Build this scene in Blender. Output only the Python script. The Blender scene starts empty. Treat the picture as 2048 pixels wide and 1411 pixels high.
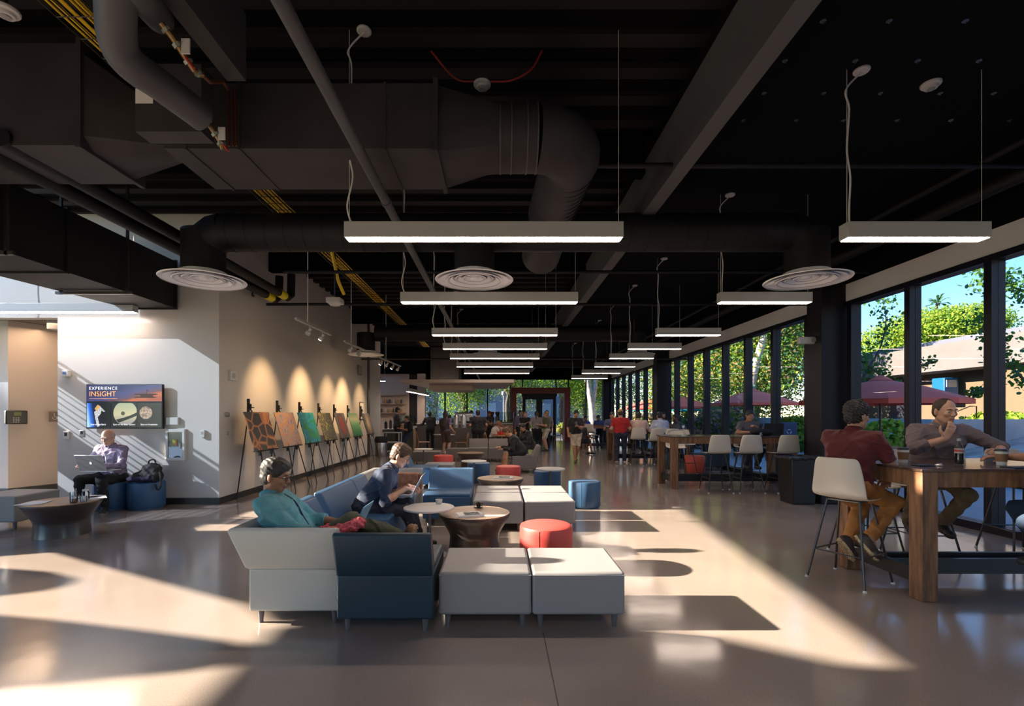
import bpy, bmesh, math, random
import numpy as np
from mathutils import Vector, Matrix
random.seed(7); RNG = np.random.default_rng(7)
S = bpy.context.scene; COL = S.collection
PI = math.pi; R = math.radians
FPX = 967.0; VX, VY, CH = 997.0, 830.0, 1.5
def P(px, py, Z): return Vector(((px-VX)/FPX*Z, Z, CH+(VY-py)/FPX*Z))
def F(px, py):
    Z = CH*FPX/(py-VY); return Vector(((px-VX)/FPX*Z, Z, 0))
# ---------------- materials
MATS = {}
def nodes(m): return m.node_tree.nodes, m.node_tree.links
def mat(name, col, rough=.6, metal=0, var=0, vscale=8, bump=0, bscale=60, spec=.5, coat=0, emis=None, estr=0, alpha=None, trans=0, sheen=0, col2=None, stretch=None):
    if name in MATS: return MATS[name]
    m = bpy.data.materials.new(name); m.use_nodes = True; n, l = nodes(m); b = n['Principled BSDF']
    c = (*col, 1); b.inputs['Base Color'].default_value = c; b.inputs['Roughness'].default_value = rough
    b.inputs['Metallic'].default_value = metal; b.inputs['Specular IOR Level'].default_value = spec
    b.inputs['Coat Weight'].default_value = coat; b.inputs['Transmission Weight'].default_value = trans
    b.inputs['Sheen Weight'].default_value = sheen
    if emis: b.inputs['Emission Color'].default_value = (*emis, 1); b.inputs['Emission Strength'].default_value = estr
    if var or bump:
        tc = n.new('ShaderNodeTexCoord'); mp = n.new('ShaderNodeMapping'); l.new(tc.outputs['Object'], mp.inputs[0])
        if stretch: mp.inputs['Scale'].default_value = stretch
    if var:
        t = n.new('ShaderNodeTexNoise'); t.inputs['Scale'].default_value = vscale; t.inputs['Detail'].default_value = 5; l.new(mp.outputs[0], t.inputs['Vector'])
        r = n.new('ShaderNodeValToRGB'); r.color_ramp.elements[0].position = .35; r.color_ramp.elements[1].position = .65
        c2 = col2 if col2 else tuple(min(1, x*(1+var)) for x in col)
        c1 = col if col2 else tuple(x*(1-var) for x in col)
        r.color_ramp.elements[0].color = (*c1, 1); r.color_ramp.elements[1].color = (*c2, 1)
        l.new(t.outputs['Fac'], r.inputs[0]); l.new(r.outputs[0], b.inputs['Base Color'])
    if bump:
        t2 = n.new('ShaderNodeTexNoise'); t2.inputs['Scale'].default_value = bscale; t2.inputs['Detail'].default_value = 3; l.new(mp.outputs[0], t2.inputs['Vector'])
        bp = n.new('ShaderNodeBump'); bp.inputs['Strength'].default_value = bump; bp.inputs['Distance'].default_value = .01
        l.new(t2.outputs['Fac'], bp.inputs['Height']); l.new(bp.outputs[0], b.inputs['Normal'])
    MATS[name] = m; return m
def glassmat(name, tint, refl=.08, rough=0.0):
    if name in MATS: return MATS[name]
    m = bpy.data.materials.new(name); m.use_nodes = True; n, l = nodes(m); n.remove(n['Principled BSDF'])
    o = n['Material Output']; t = n.new('ShaderNodeBsdfTransparent'); t.inputs[0].default_value = (*tint, 1)
    g = n.new('ShaderNodeBsdfGlossy'); g.inputs['Roughness'].default_value = rough
    f = n.new('ShaderNodeFresnel'); f.inputs[0].default_value = 1.45; x = n.new('ShaderNodeMixShader')
    mu = n.new('ShaderNodeMath'); mu.operation = 'MULTIPLY'; mu.inputs[1].default_value = refl/.04*.5; mu.use_clamp = True
    l.new(f.outputs[0], mu.inputs[0]); l.new(mu.outputs[0], x.inputs[0]); l.new(t.outputs[0], x.inputs[1]); l.new(g.outputs[0], x.inputs[2]); l.new(x.outputs[0], o.inputs[0])
    MATS[name] = m; return m
# ---------------- objects
def tag(o, label=None, cat=None, group=None, kind=None):
    if label: o['label'] = label
    if cat: o['category'] = cat
    if group: o['group'] = group
    if kind: o['kind'] = kind
    return o
def thing(name, label, cat, loc=(0,0,0), rz=0, group=None, scale=1):
    o = bpy.data.objects.new(name, None); COL.objects.link(o); o.empty_display_size = .1
    o.location = loc; o.rotation_euler = (0,0,rz); o.scale = (scale,)*3
    return tag(o, label, cat, group)
def dup(root, loc, rz=None, label=None, group=None, scale=None):
    r = root.copy(); COL.objects.link(r); r.location = loc
    if rz is not None: r.rotation_euler = (0,0,rz)
    if label: r['label'] = label
    if group: r['group'] = group
    if scale: r.scale = (scale,)*3
    for ch in list(root.children):
        c = ch.copy(); COL.objects.link(c); c.parent = r
        for g in ch.children:
            d = g.copy(); COL.objects.link(d); d.parent = c
    return r
class MB:
    def __init__(s): s.bm = bmesh.new(); s.mi = 0
    def _f(s, vs):
        try: f = s.bm.faces.new(vs); f.material_index = s.mi; f.smooth = True; return f
        except ValueError: return None
    def box(s, c, d, M=None, taper=1.0):
        c = Vector(c); vs = []
        for z in (-1, 1):
            k = taper if z < 0 else 1
            for x, y in ((-1,-1),(1,-1),(1,1),(-1,1)):
                v = Vector((x*d[0]/2*k, y*d[1]/2*k, z*d[2]/2))
                if M: v = M @ v
                vs.append(s.bm.verts.new(c+v))
        for q in ((0,3,2,1),(4,5,6,7),(0,1,5,4),(1,2,6,5),(2,3,7,6),(3,0,4,7)): s._f([vs[i] for i in q])
        return s
    def bx(s, x0, x1, y0, y1, z0, z1): return s.box(((x0+x1)/2,(y0+y1)/2,(z0+z1)/2),(abs(x1-x0),abs(y1-y0),abs(z1-z0)))
    def prism(s, poly, fn):
        """poly: list of 2D pts; fn(p,t)->3D for t=0,1"""
        a = [s.bm.verts.new(fn(p,0)) for p in poly]; b = [s.bm.verts.new(fn(p,1)) for p in poly]
        s._f(a[::-1]); s._f(b); n = len(poly)
        for i in range(n): s._f([a[i],a[(i+1)%n],b[(i+1)%n],b[i]])
        return s
    def ring(s, c, ax, r, seg, ref=None):
        ax = ax.normalized(); u = ax.orthogonal().normalized() if ref is None else (ref-ax*ref.dot(ax)).normalized(); v = ax.cross(u)
        return [s.bm.verts.new(c+u*math.cos(2*PI*i/seg)*r+v*math.sin(2*PI*i/seg)*r) for i in range(seg)], u
    def tube(s, pts, r, seg=10, caps=True):
        pts = [Vector(p) for p in pts]; n = len(pts); ref = None; rings = []
        for i, p in enumerate(pts):
            ax = (pts[min(i+1,n-1)]-pts[max(i-1,0)])
            rr = r[i] if isinstance(r,(list,tuple)) else r
            g, ref = s.ring(p, ax, rr, seg, ref); rings.append(g)
        for a, b in zip(rings, rings[1:]):
            for i in range(seg): s._f([a[i],a[(i+1)%seg],b[(i+1)%seg],b[i]])
        if caps: s._f(rings[0][::-1]); s._f(rings[-1])
        return s
    def lathe(s, prof, c=(0,0,0), seg=32, M=None, sx=1, sy=1, caps=True):
        c = Vector(c); rings = []
        for r, z in prof:
            if r < 1e-5:
                v = Vector((0,0,z)); rings.append([s.bm.verts.new(c+(M@v if M else v))]); continue
            g = []
            for i in range(seg):
                v = Vector((r*sx*math.cos(2*PI*i/seg), r*sy*math.sin(2*PI*i/seg), z)); g.append(s.bm.verts.new(c+(M@v if M else v)))
            rings.append(g)
        for a, b in zip(rings, rings[1:]):
            if len(a)==1 and len(b)==1: continue
            for i in range(seg):
                j=(i+1)%seg
                if len(a)==1: s._f([a[0],b[j],b[i]])
                elif len(b)==1: s._f([a[i],a[j],b[0]])
                else: s._f([a[i],a[j],b[j],b[i]])
        if caps and len(rings[0])>1: s._f(rings[0][::-1])
        if caps and len(rings[-1])>1: s._f(rings[-1])
        return s
    def ell(s, c, r, M=None, seg=16):
        prof=[(math.sin(PI*i/10)*1.0, -math.cos(PI*i/10)) for i in range(11)]
        D = Matrix.Diagonal((r[0],r[1],r[2])); D = (M@D) if M else D
        return s.lathe([(0 if i in(0,10) else p[0],p[1]) for i,p in enumerate(prof)], c, seg, D)
    def build(s, name, m, parent=None, bevel=0, bseg=2, subsurf=0, loc=None, auto=35, solid=0):
        bmesh.ops.recalc_face_normals(s.bm, faces=s.bm.faces)
        me = bpy.data.meshes.new(name); s.bm.to_mesh(me); s.bm.free()
        for x in (m if isinstance(m,(list,tuple)) else [m]): me.materials.append(x)
        if auto is not None: me.set_sharp_from_angle(angle=R(auto))
        o = bpy.data.objects.new(name, me); COL.objects.link(o)
        if parent: o.parent = parent
        if loc is not None: o.location = loc
        if solid: q = o.modifiers.new('s','SOLIDIFY'); q.thickness = solid; q.offset = 0
        if bevel: q = o.modifiers.new('b','BEVEL'); q.width = bevel; q.segments = bseg; q.limit_method='ANGLE'; q.angle_limit=R(40)
        if subsurf: q = o.modifiers.new('u','SUBSURF'); q.levels = q.render_levels = subsurf
        return o
def smooth_path(pts, n=6):
    pts=[Vector(p) for p in pts]; out=[]
    for i in range(len(pts)-1):
        p0=pts[max(i-1,0)];p1=pts[i];p2=pts[i+1];p3=pts[min(i+2,len(pts)-1)]
        for k in range(n):
            t=k/n; out.append(.5*((2*p1)+(p2-p0)*t+(2*p0-5*p1+4*p2-p3)*t*t+(-p0+3*p1-3*p2+p3)*t**3))
    out.append(pts[-1]); return out
def struct(mb, name, m, **k): return tag(mb.build(name, m, **k), kind='structure')
def mesh_np(name, V, Q, m, parent=None, mi=None):
    me = bpy.data.meshes.new(name); me.vertices.add(len(V)); me.vertices.foreach_set('co', V.astype(np.float32).ravel())
    k = Q.shape[1]; me.loops.add(Q.size); me.loops.foreach_set('vertex_index', Q.astype(np.int32).ravel())
    me.polygons.add(len(Q)); me.polygons.foreach_set('loop_start', np.arange(0,Q.size,k,dtype=np.int32)); me.polygons.foreach_set('loop_total', np.full(len(Q),k,dtype=np.int32))
    me.polygons.foreach_set('use_smooth', np.ones(len(Q),dtype=bool))
    if mi is not None: me.polygons.foreach_set('material_index', mi.astype(np.int32))
    for x in (m if isinstance(m,(list,tuple)) else [m]): me.materials.append(x)
    me.update(calc_edges=True); me.validate()
    o = bpy.data.objects.new(name, me); COL.objects.link(o)
    if parent: o.parent = parent
    return o
def text(body, name, m, size, loc, rot, parent=None, ext=.0005, align='LEFT', bold=0, sp=1.0):
    cu = bpy.data.curves.new(name,'FONT'); cu.body = body; cu.size = size; cu.extrude = ext; cu.align_x = align; cu.align_y='CENTER'; cu.offset = bold; cu.space_character = sp
    cu.materials.append(m); tmp = bpy.data.objects.new(name, cu); COL.objects.link(tmp)
    dg = bpy.context.evaluated_depsgraph_get(); me = bpy.data.meshes.new_from_object(tmp.evaluated_get(dg)); 
    bpy.data.objects.remove(tmp)
    o = bpy.data.objects.new(name, me); COL.objects.link(o); o.location = loc; o.rotation_euler = rot
    if parent: o.parent = parent
    return o
# ---------------- palette
white_paint = mat('white_wall_paint',(.50,.475,.45),.75,bump=.05,bscale=200)
hall_paint = mat('beige_hall_paint',(.42,.36,.31),.8,bump=.04,bscale=200)
cafe_paint = mat('beige_cafe_paint',(.45,.36,.29),.8)
black_paint = mat('black_ceiling_paint',(.0028,.0028,.0032),.9,spec=.1)
black_fuzz = mat('black_fibre_insulation',(.0045,.0045,.005),.95,spec=.1,bump=.5,bscale=120)
duct_grey = mat('dark_grey_duct_paint',(.034,.031,.033),.6,spec=.3,var=.15,vscale=3)
duct_black = mat('black_duct_paint',(.0055,.0052,.006),.6,spec=.3,var=.2,vscale=2)
beam_grey = mat('grey_steel_beam_paint',(.05,.048,.05),.6,spec=.3)
mull = mat('dark_bronze_mullion',(.003,.004,.012),.45,spec=.3)
colm = mat('dark_column_paint',(.007,.006,.010),.55,spec=.3)
band_white = mat('white_header_band',(.80,.80,.82),.6)
basebd = mat('dark_rubber_baseboard',(.018,.017,.018),.5)
lamp_white = mat('white_lamp_housing',(.36,.355,.355),.45)
lamp_glow = mat('warm_lamp_diffuser',(.9,.85,.8),.5,emis=(1,.80,.66),estr=10)
wire_white = mat('white_cable',(.6,.6,.58),.5)
diff_white = mat('white_diffuser_metal',(.86,.86,.90),.5,spec=.5)
plastic_w = mat('white_plastic',(.52,.51,.50),.4)
stoolw = mat('cream_stool_shell',(.50,.45,.39),.35)
chrome = mat('brushed_steel',(.45,.44,.44),.28,metal=.9)
darkmetal = mat('dark_steel',(.05,.045,.045),.35,metal=.6)
blackm = mat('black_plastic',(.008,.008,.009),.4)
blackbag = mat('black_nylon',(.010,.010,.013),.75,bump=.4,bscale=60)
fab_grey = mat('light_grey_vinyl',(.225,.222,.228),.55,bump=.08,bscale=150)
fab_greyd = mat('taupe_grey_vinyl',(.13,.115,.11),.55,bump=.08,bscale=150)
fab_blue = mat('blue_vinyl',(.03,.09,.19),.5,bump=.08,bscale=150)
fab_navy = mat('deep_teal_blue_vinyl',(.004,.024,.042),.5,bump=.08,bscale=150)
fab_red = mat('red_vinyl',(.50,.055,.045),.5,bump=.08,bscale=150)
fab_pale = mat('pale_sage_grey_vinyl',(.40,.41,.38),.55,bump=.08,bscale=150)
legm = mat('grey_leg',(.09,.09,.10),.4)
wood_top = mat('warm_oak_veneer',(.34,.21,.12),.35,var=.25,vscale=3,stretch=(1,14,1),coat=.2)
wood_brown = mat('rough_pine_timber',(.18,.085,.038),.6,var=.45,vscale=4,bump=.3,bscale=30,stretch=(6,6,.8))
wood_top2 = mat('dark_table_laminate',(.075,.045,.036),.22,var=.3,vscale=3,stretch=(1,10,1),coat=.3)
bowl = mat('dark_taupe_shell',(.03,.023,.023),.35,coat=.3)
paper = mat('white_paper',(.7,.69,.68),.8)
# ---------------- floor
def floor_mat():
    m = bpy.data.materials.new('polished_concrete'); m.use_nodes=True; n,l=nodes(m); b=n['Principled BSDF']
    tc=n.new('ShaderNodeTexCoord')
    t=n.new('ShaderNodeTexNoise'); t.inputs['Scale'].default_value=.7; t.inputs['Detail'].default_value=6; l.new(tc.outputs['Object'],t.inputs['Vector'])
    r=n.new('ShaderNodeValToRGB'); r.color_ramp.elements[0].position=.3; r.color_ramp.elements[1].position=.7
    r.color_ramp.elements[0].color=(.25,.205,.178,1); r.color_ramp.elements[1].color=(.31,.262,.23,1); l.new(t.outputs['Fac'],r.inputs[0])
    s=n.new('ShaderNodeTexNoise'); s.inputs['Scale'].default_value=190; s.inputs['Detail'].default_value=2; l.new(tc.outputs['Object'],s.inputs['Vector'])
    r2=n.new('ShaderNodeValToRGB'); r2.color_ramp.elements[0].position=.3; r2.color_ramp.elements[1].position=.7; r2.color_ramp.elements[0].color=(.72,.72,.72,1); r2.color_ramp.elements[1].color=(1.15,1.15,1.15,1)
    l.new(s.outputs['Fac'],r2.inputs[0]); mx=n.new('ShaderNodeMix'); mx.data_type='RGBA'; mx.blend_type='MULTIPLY'; mx.inputs[0].default_value=1
    l.new(r.outputs[0],mx.inputs[6]); l.new(r2.outputs[0],mx.inputs[7]); l.new(mx.outputs[2],b.inputs['Base Color'])
    b.inputs['Roughness'].default_value=.13; b.inputs['Specular IOR Level'].default_value=.75
    t3=n.new('ShaderNodeTexNoise'); t3.inputs['Scale'].default_value=2.5; t3.inputs['Detail'].default_value=3; l.new(tc.outputs['Object'],t3.inputs['Vector'])
    bp=n.new('ShaderNodeBump'); bp.inputs['Strength'].default_value=.10; bp.inputs['Distance'].default_value=.02; l.new(t3.outputs['Fac'],bp.inputs['Height']); l.new(bp.outputs[0],b.inputs['Normal'])
    return m
fm=floor_mat()
b=MB(); b.bx(-12,6.5,-7,28.9,-.2,0); struct(b,'floor',fm)
seam=mat('dark_joint_sealant',(.05,.04,.035),.7)
b=MB(); b.bx(.306,.312,-7,3.35,0,.0015); struct(b,'floor_joint_line',seam)
# ---------------- ceiling
b=MB(); b.bx(-7.2,1.9,-7,28.9,4.95,5.1); struct(b,'ceiling_deck',black_paint)
b=MB()
for k in range(70):
    y=-2+k*.42; b.bx(-7.2,1.9,y,y+.16,4.89,4.95)
struct(b,'ceiling_deck_rib_lines',mat('black_deck_rib',(.013,.0115,.012),.7,spec=.2))
b=MB(); b.bx(1.9,6.5,-7,28.9,4.55,5.1); struct(b,'ceiling_insulation',black_fuzz)
b=MB(); b.bx(-10.06,-7.2,-7,9.3,6.4,6.5); struct(b,'ceiling_lobby',white_paint)
b=MB(); b.bx(-7.3,-7.2,-7,8.1,4.9,6.4); struct(b,'wall_lobby_clerestory',black_paint)
# right wall
XR=6.3
b=MB(); b.bx(XR,XR+.15,-7,28.6,3.55,3.87); struct(b,'wall_right_header_band',band_white)
b=MB(); b.bx(XR,XR+.2,-7,28.6,3.87,4.6); struct(b,'wall_right_upper',black_paint)
b=MB(); b.bx(XR-.03,XR+.17,-7,28.6,3.47,3.55); struct(b,'trim_right_window_head',mull)
b=MB(); b.bx(XR-.05,XR+.17,-7,28.6,0,.10); struct(b,'trim_right_window_curb',mull)
glass=glassmat('tinted_window_glass',(.72,.70,.70),.004)
ys=[-4.8+1.22*k for k in range(28) if -4.8+1.22*k<28.4]
cols=[8.98,18.08,27.2]
wn=0
for i,y in enumerate(ys):
    b=MB(); b.bx(XR-.05,XR+.13,y-.05,y+.05,.1,3.47); struct(b,'trim_%d'%(i+1),mull)
    if i+1<len(ys):
        wn+=1; b=MB(); b.bx(XR+.03,XR+.04,y+.05,ys[i+1]-.05,.1,3.47); struct(b,'window_%d'%wn,glass)
b=MB(); b.bx(XR+.03,XR+.04,ys[-1]+.05,28.5,.1,3.47); struct(b,'window_%d'%(wn+1),glass)
navy=mat('navy_column_cladding',(.008,.009,.028),.4)
for c in cols:
    b=MB(); b.bx(5.86,XR+.1,c-.21,c+.21,0,4.55); struct(b,'column',[colm])
# far wall (curtain wall)
YF=28.6
b=MB(); b.bx(-6,6.6,YF,YF+.3,3.62,5.1); struct(b,'wall_far_upper',black_paint)
def fx(px): return (px-VX)/FPX*YF
wn=60
edges=[848,890,934,975,1021]
for x0,x1 in zip(edges,edges[1:]):
    wn+=1; b=MB(); b.bx(fx(x0),fx(x1),YF+.05,YF+.06,0,3.62); struct(b,'window_%d'%wn,glass)
for i,px in enumerate(edges):
    b=MB(); b.bx(fx(px)-.04,fx(px)+.04,YF-.05,YF+.12,0,3.62); struct(b,'trim_%d'%(61+i),mull)
for i,px in enumerate([1045,1112,1137,1172,1209]):
    z0=3.15 if px<1130 else 0
    b=MB(); b.bx(fx(px)-.035,fx(px)+.035,YF-.05,YF+.12,z0,3.62); struct(b,'trim_%d'%(71+i),mull)
b=MB(); b.bx(fx(1021),fx(1137),YF+.05,YF+.06,3.15,3.62); struct(b,'window_70',glass)
for i,(a,c) in enumerate([(1137,1172),(1172,1209)]):
    b=MB(); b.bx(fx(a),fx(c),YF+.05,YF+.06,0,3.62); struct(b,'window_%d'%(71+i),glass)
redm=mat('dark_red_portal_paint',(.20,.018,.018),.45)
b=MB(); x0,x1=fx(1021),fx(1137); w=.33; zt=3.1
b.prism([(x0,0),(x0,zt),(x1,zt),(x1,0),(x1-w,0),(x1-w,zt-w),(x0+w,zt-w),(x0+w,0)],lambda p,t:(p[0],YF-.75+t*.8,p[1]))
struct(b,'door_portal_frame',redm)
# double door with side lights
xa,xb=fx(1045),fx(1112)
for k,(a,c) in enumerate([(xa,(xa+xb)/2),((xa+xb)/2,xb)]):
    b=MB()
    b.bx(a,a+.18,YF-.02,YF+.05,0,2.62); b.bx(c-.18,c,YF-.02,YF+.05,0,2.62); b.bx(a+.18,c-.18,YF-.02,YF+.05,2.44,2.62); b.bx(a+.18,c-.18,YF-.02,YF+.05,0,.3)
    d=struct(b,'door_%d'%(k+1),mull)
    b=MB(); b.bx(a+.18,c-.18,YF+.01,YF+.02,.3,2.44); b.build('glass_pane',glass,d)
    b=MB(); hx=(xa+xb)/2+(-.12 if k==0 else .12); b.tube([(hx,YF-.03,.9),(hx,YF-.09,.95),(hx,YF-.09,1.25),(hx,YF-.03,1.3)],.015,8); b.build('door_handle',chrome,d)
b=MB(); b.bx(xa-.06,xb+.06,YF-.04,YF+.08,2.62,zt-w); struct(b,'door_transom_bar',mull)
for k,(a,c) in enumerate([(x0+w,xa),(xb,x1-w)]):
    b=MB(); b.bx(a,c,YF+.02,YF+.03,0,2.62); struct(b,'window_%d'%(80+k),glass)
# left side walls
YT=8.15
b=MB(); b.bx(-7.43,-4.71,YT,YT+.25,0,5.1); struct(b,'wall_left_front',white_paint)
b=MB(); b.bx(-12,-7.43,YT+.08,YT+.25,3.16,6.5); struct(b,'wall_left_hall_header',white_paint)
b=MB(); b.bx(-4.95,-4.71,YT+.25,17.35,0,5.1); struct(b,'wall_left_gallery',white_paint)
b=MB(); b.bx(-4.95,-4.68,17.35,17.6,0,5.1); struct(b,'column',mat('bronze_wall_column',(.05,.042,.038),.5))
b=MB(); b.bx(-4.95,-4.74,17.6,19.4,0,5.1); struct(b,'wall_left_cafe_end',white_paint)
b=MB(); b.bx(-7.43,-4.70,YT-.012,YT,0,.11); struct(b,'baseboard_left_front',basebd)
b=MB(); b.bx(-4.71,-4.698,YT,17.35,0,.11); struct(b,'baseboard_left_gallery',basebd)
# hall beyond the opening
hp=[(-9.31,9.18),(-8.3,11.4)]
b=MB(); b.prism([(-9.31,9.18),(-8.3,11.4),(-8.5,11.5),(-9.5,9.2)],lambda p,t:(p[0],p[1],t*3.6)); struct(b,'wall_hall',hall_paint)
b=MB(); b.prism([(-9.31,9.17),(-8.29,11.4),(-8.31,11.41),(-9.33,9.18)],lambda p,t:(p[0],p[1],t*.11)); struct(b,'baseboard_hall',basebd)
b=MB(); b.bx(-12,-9.31,9.18,9.3,0,6.5); struct(b,'wall_lobby_end',white_paint)
b=MB(); b.bx(-12,-9.3,9.165,9.18,0,.11); struct(b,'baseboard_lobby',basebd)
b=MB(); b.bx(-9.5,-4.9,11.4,11.5,0,5); struct(b,'wall_hall_end',hall_paint)
b=MB(); b.bx(-9.5,-4.95,8.4,11.5,3.3,3.4); struct(b,'ceiling_hall',mat('hall_ceiling_paint',(.1,.09,.08),.8))
# cafe walls
b=MB(); b.bx(-9,-4.55,24.6,24.8,0,3.75); struct(b,'wall_cafe_back',cafe_paint)
b=MB(); b.bx(-4.55,-4.1,24.7,24.8,0,3.6); struct(b,'door_cafe_recess',mat('dark_doorway_recess',(.02,.016,.015),.8))  # dark panel painted as the unlit depth of the cafe opening
b=MB(); b.bx(-4.1,-3.72,24.4,24.8,0,3.75); struct(b,'wall_cafe_pier',cafe_paint)
b=MB(); b.bx(-9,-3.72,24.4,24.8,3.6,5.1); struct(b,'wall_cafe_upper',black_paint)
b=MB(); b.bx(-4.5,-4.4,24.8,28.7,0,5); struct(b,'wall_cafe_corner',cafe_paint)
b=MB(); b.bx(-9.1,-9,19.4,24.8,0,5); struct(b,'wall_cafe_left',cafe_paint)
b=MB(); b.bx(-9,-4.95,19.3,19.4,0,5.1); struct(b,'wall_cafe_front',cafe_paint)
# ---------------- left facade, unseen, its openings cut to shape the sun patches
SS=.36; MM=-.01
def fac(px,py):
    f=F(px,py); return (f.y-MM*(f.x+10), SS*(f.x+10))
facm=mat('lobby_facade_panel',(.45,.44,.42),.7)
def facade(polys,name='wall_lobby_facade'):
    for q in polys:
        b=MB(); b.prism(q,lambda p,t:(-10.06+t*.08,p[0],p[1])); struct(b,name,facm)
def rect(y0,y1,z0,z1): return [(y0,z0),(y1,z0),(y1,z1),(y0,z1)]
facade([
 rect(-7,3.5,3.05,3.98),                               # solid band placed to shade the middle floor, front bay
 [(3.6,3.08),(3.6,3.02),(3.90,2.90),(4.99,2.11),(5.36,1.85),(5.15,1.65),(5.15,0),(6.35,0),(6.35,3.08)],
 rect(6.35,7.1,0,2.15), rect(6.72,7.1,2.15,3.08), rect(7.1,8.3,0,2.2),rect(7.1,8.3,2.62,3.08), rect(6.35,6.72,2.42,3.08),
 rect(3.5,4.4,3.08,3.98),
 rect(4.4,8.3,3.73,3.98),
 [(-7,3.98),(3.5,3.98),(3.36,4.15),(3.02,4.36),(2.8,6.0),(-7,6.0)],
 rect(-7,8.3,5.9,6.5),
 rect(8.05,8.3,3.08,5.9),
])
for k in range(6):
    b=MB(); z_=3.15+k*.1; b.bx(-10.03,-10.02,4.4,8.05,z_,z_+.014); struct(b,'trim_lobby_louvre',facm)
b=MB(); b.bx(-10.04,-10.02,3.5,8.3,4.06,4.10); struct(b,'trim_lobby_transom',facm)
b=MB()
for y in (-3,-.2): b.bx(-10.08,-9.98,y-.03,y+.03,0,3.03)
struct(b,'trim_lobby_mullion_lines',mull)
shr=mat('clipped_shrub_leaves',(.05,.10,.03),.8,bump=1,bscale=20)  # unseen cones added to cast the two tapering floor shadows
b=MB(); b.lathe([(.05,0),(.75,.3),(.8,1.6),(.72,2.3),(.55,2.7),(.38,3.0),(.2,3.3),(0,3.5)],seg=20); tag(b.build('clipped_shrub',shr,loc=(-11,3.12,0)),'tall clipped cone shrub outside the lobby glass','shrub')
b=MB(); b.lathe([(.05,0),(.45,.3),(.48,1.5),(.45,2.2),(.36,2.38),(.2,2.52),(0,2.6)],seg=20); tag(b.build('clipped_shrub',shr,loc=(-11,4.36,0)),'shorter clipped shrub outside the lobby glass','shrub')
# behind the camera: unseen wall, open slot sized to tune the fill light
b=MB(); b.bx(-12,6.5,-7.2,-7,0,2.0); struct(b,'wall_back_lower',white_paint)
b=MB(); b.bx(-12,6.5,-7.2,-7,2.6,6.5); struct(b,'wall_back_upper',black_paint)
for i,x in enumerate((-12,-9,-6,-3,0,3,6.4)):
    b=MB(); b.bx(x,x+.15,-7.2,-7,2.0,2.6); struct(b,'trim_%d'%(90+i),mull)
# ---------------- linear pendants
def pendant(label, x0, x1, Y, z=3.05, group=None):
    L=x1-x0; t=thing('pendant_light',label,'pendant light',((x0+x1)/2,Y,z),0,group)
    b=MB(); b.bx(-L/2,L/2,-.06,.06,.004,.14); b.build('housing',lamp_white,t,bevel=.003)
    b=MB(); b.bx(-L/2+.012,L/2-.012,-.052,.052,-.002,.006); b.build('diffuser',lamp_glow,t)
    zc=4.9-z if (x0+x1)/2<1.9 else 4.55-z
    b=MB(); b.tube([(L/2-.03,0,.14),(L/2-.03,0,zc)],.0025,6); b.build('suspension_wire',wire_white,t)
    b=MB(); b.tube([(-L/2+.03,0,.14),(-L/2+.03,0,zc)],.0025,6); b.build('suspension_wire',wire_white,t)
    s=1 if L<2 else -1
    pts=[(-L/2+.05,0,.14),(-L/2+.03+.02*s,0,.3),(-L/2+.06,0,.55),(-L/2+.03,0,.8),(-L/2+.05,0,zc-.35),(-L/2+.02,0,zc-.18),(-L/2+.16,0,zc-.02)]
    b=MB(); b.tube(smooth_path(pts),.0075,8); b.build('power_cord',wire_white,t)
    b=MB(); b.lathe([(0,-.012),(.055,-.01),(.065,0),(.065,.012)],(-L/2+.16,0,zc-.014),20); b.build('ceiling_rose',plastic_w,t)
    return t
ROW=[(692,1244,4.27),(802,1155,6.68),(864,1115,9.4),(886,1094,11.34),(900,1079,13.25),(913,1066,15.5),(928,1059,17.9)]
words=['nearest and longest-looking','second','third','fourth','fifth','sixth','farthest']
for (a,c,Z),w in zip(ROW,words):
    pendant(f'{w} white linear pendant in the long central row of eight-foot lamps',(a-VX)/FPX*Z,(c-VX)/FPX*Z,Z,group='central row of linear pendants')
RZ=[(1687,1970,4.27),(1437,1620,6.68),(1312,1440,9.4),(1256,1362,11.34),(1219,1307,13.25),(1189,1270,15.5),(1164,1240,17.9),(1143,1215,20.4)]
words2=['nearest','second','third','fourth','fifth','sixth','seventh','farthest']
for (a,c,Z),w in zip(RZ,words2):
    pendant(f'{w} short linear pendant in the row beside the window wall',(a-VX)/FPX*Z,(c-VX)/FPX*Z,Z,group='window row of linear pendants')
for Y_,w in ((-.55,'first'),(-2.95,'second')):  # fill lamps added out of view to brighten the front floor
    pendant(f'{w} long linear pendant of the central row behind the lounge seats',-1.35,1.09,Y_,group='central row of linear pendants')
    pendant(f'{w} short linear pendant of the window row behind the nearest bar table',3.05,4.3,Y_,group='window row of linear pendants')
pendant('long linear pendant in front of the sunlit hall opening at the lobby',-8.5,-5.9,7.86,3.17)
pendant('linear pendant hanging over the cafe back wall shelves',-7.4,-5.15,22.0,group='cafe linear pendants')
def cafe_lamp():
    p0=P(815,779,20.0); p1=P(856,790,24); d=p1-p0; t=thing('pendant_light','white linear pendant hanging askew under the cafe canopy','pendant light',p0)
    ang=math.atan2(d.y,d.x); M=Matrix.Rotation(ang,3,'Z'); L=math.hypot(d.x,d.y)
    b=MB(); b.box(M@Vector((L/2,0,0)),(L,.12,.14),M); b.build('housing',lamp_white,t)
    b=MB(); b.box(M@Vector((L/2,0,-.075)),(L-.04,.10,.01),M); b.build('diffuser',lamp_glow,t)
cafe_lamp()
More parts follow.
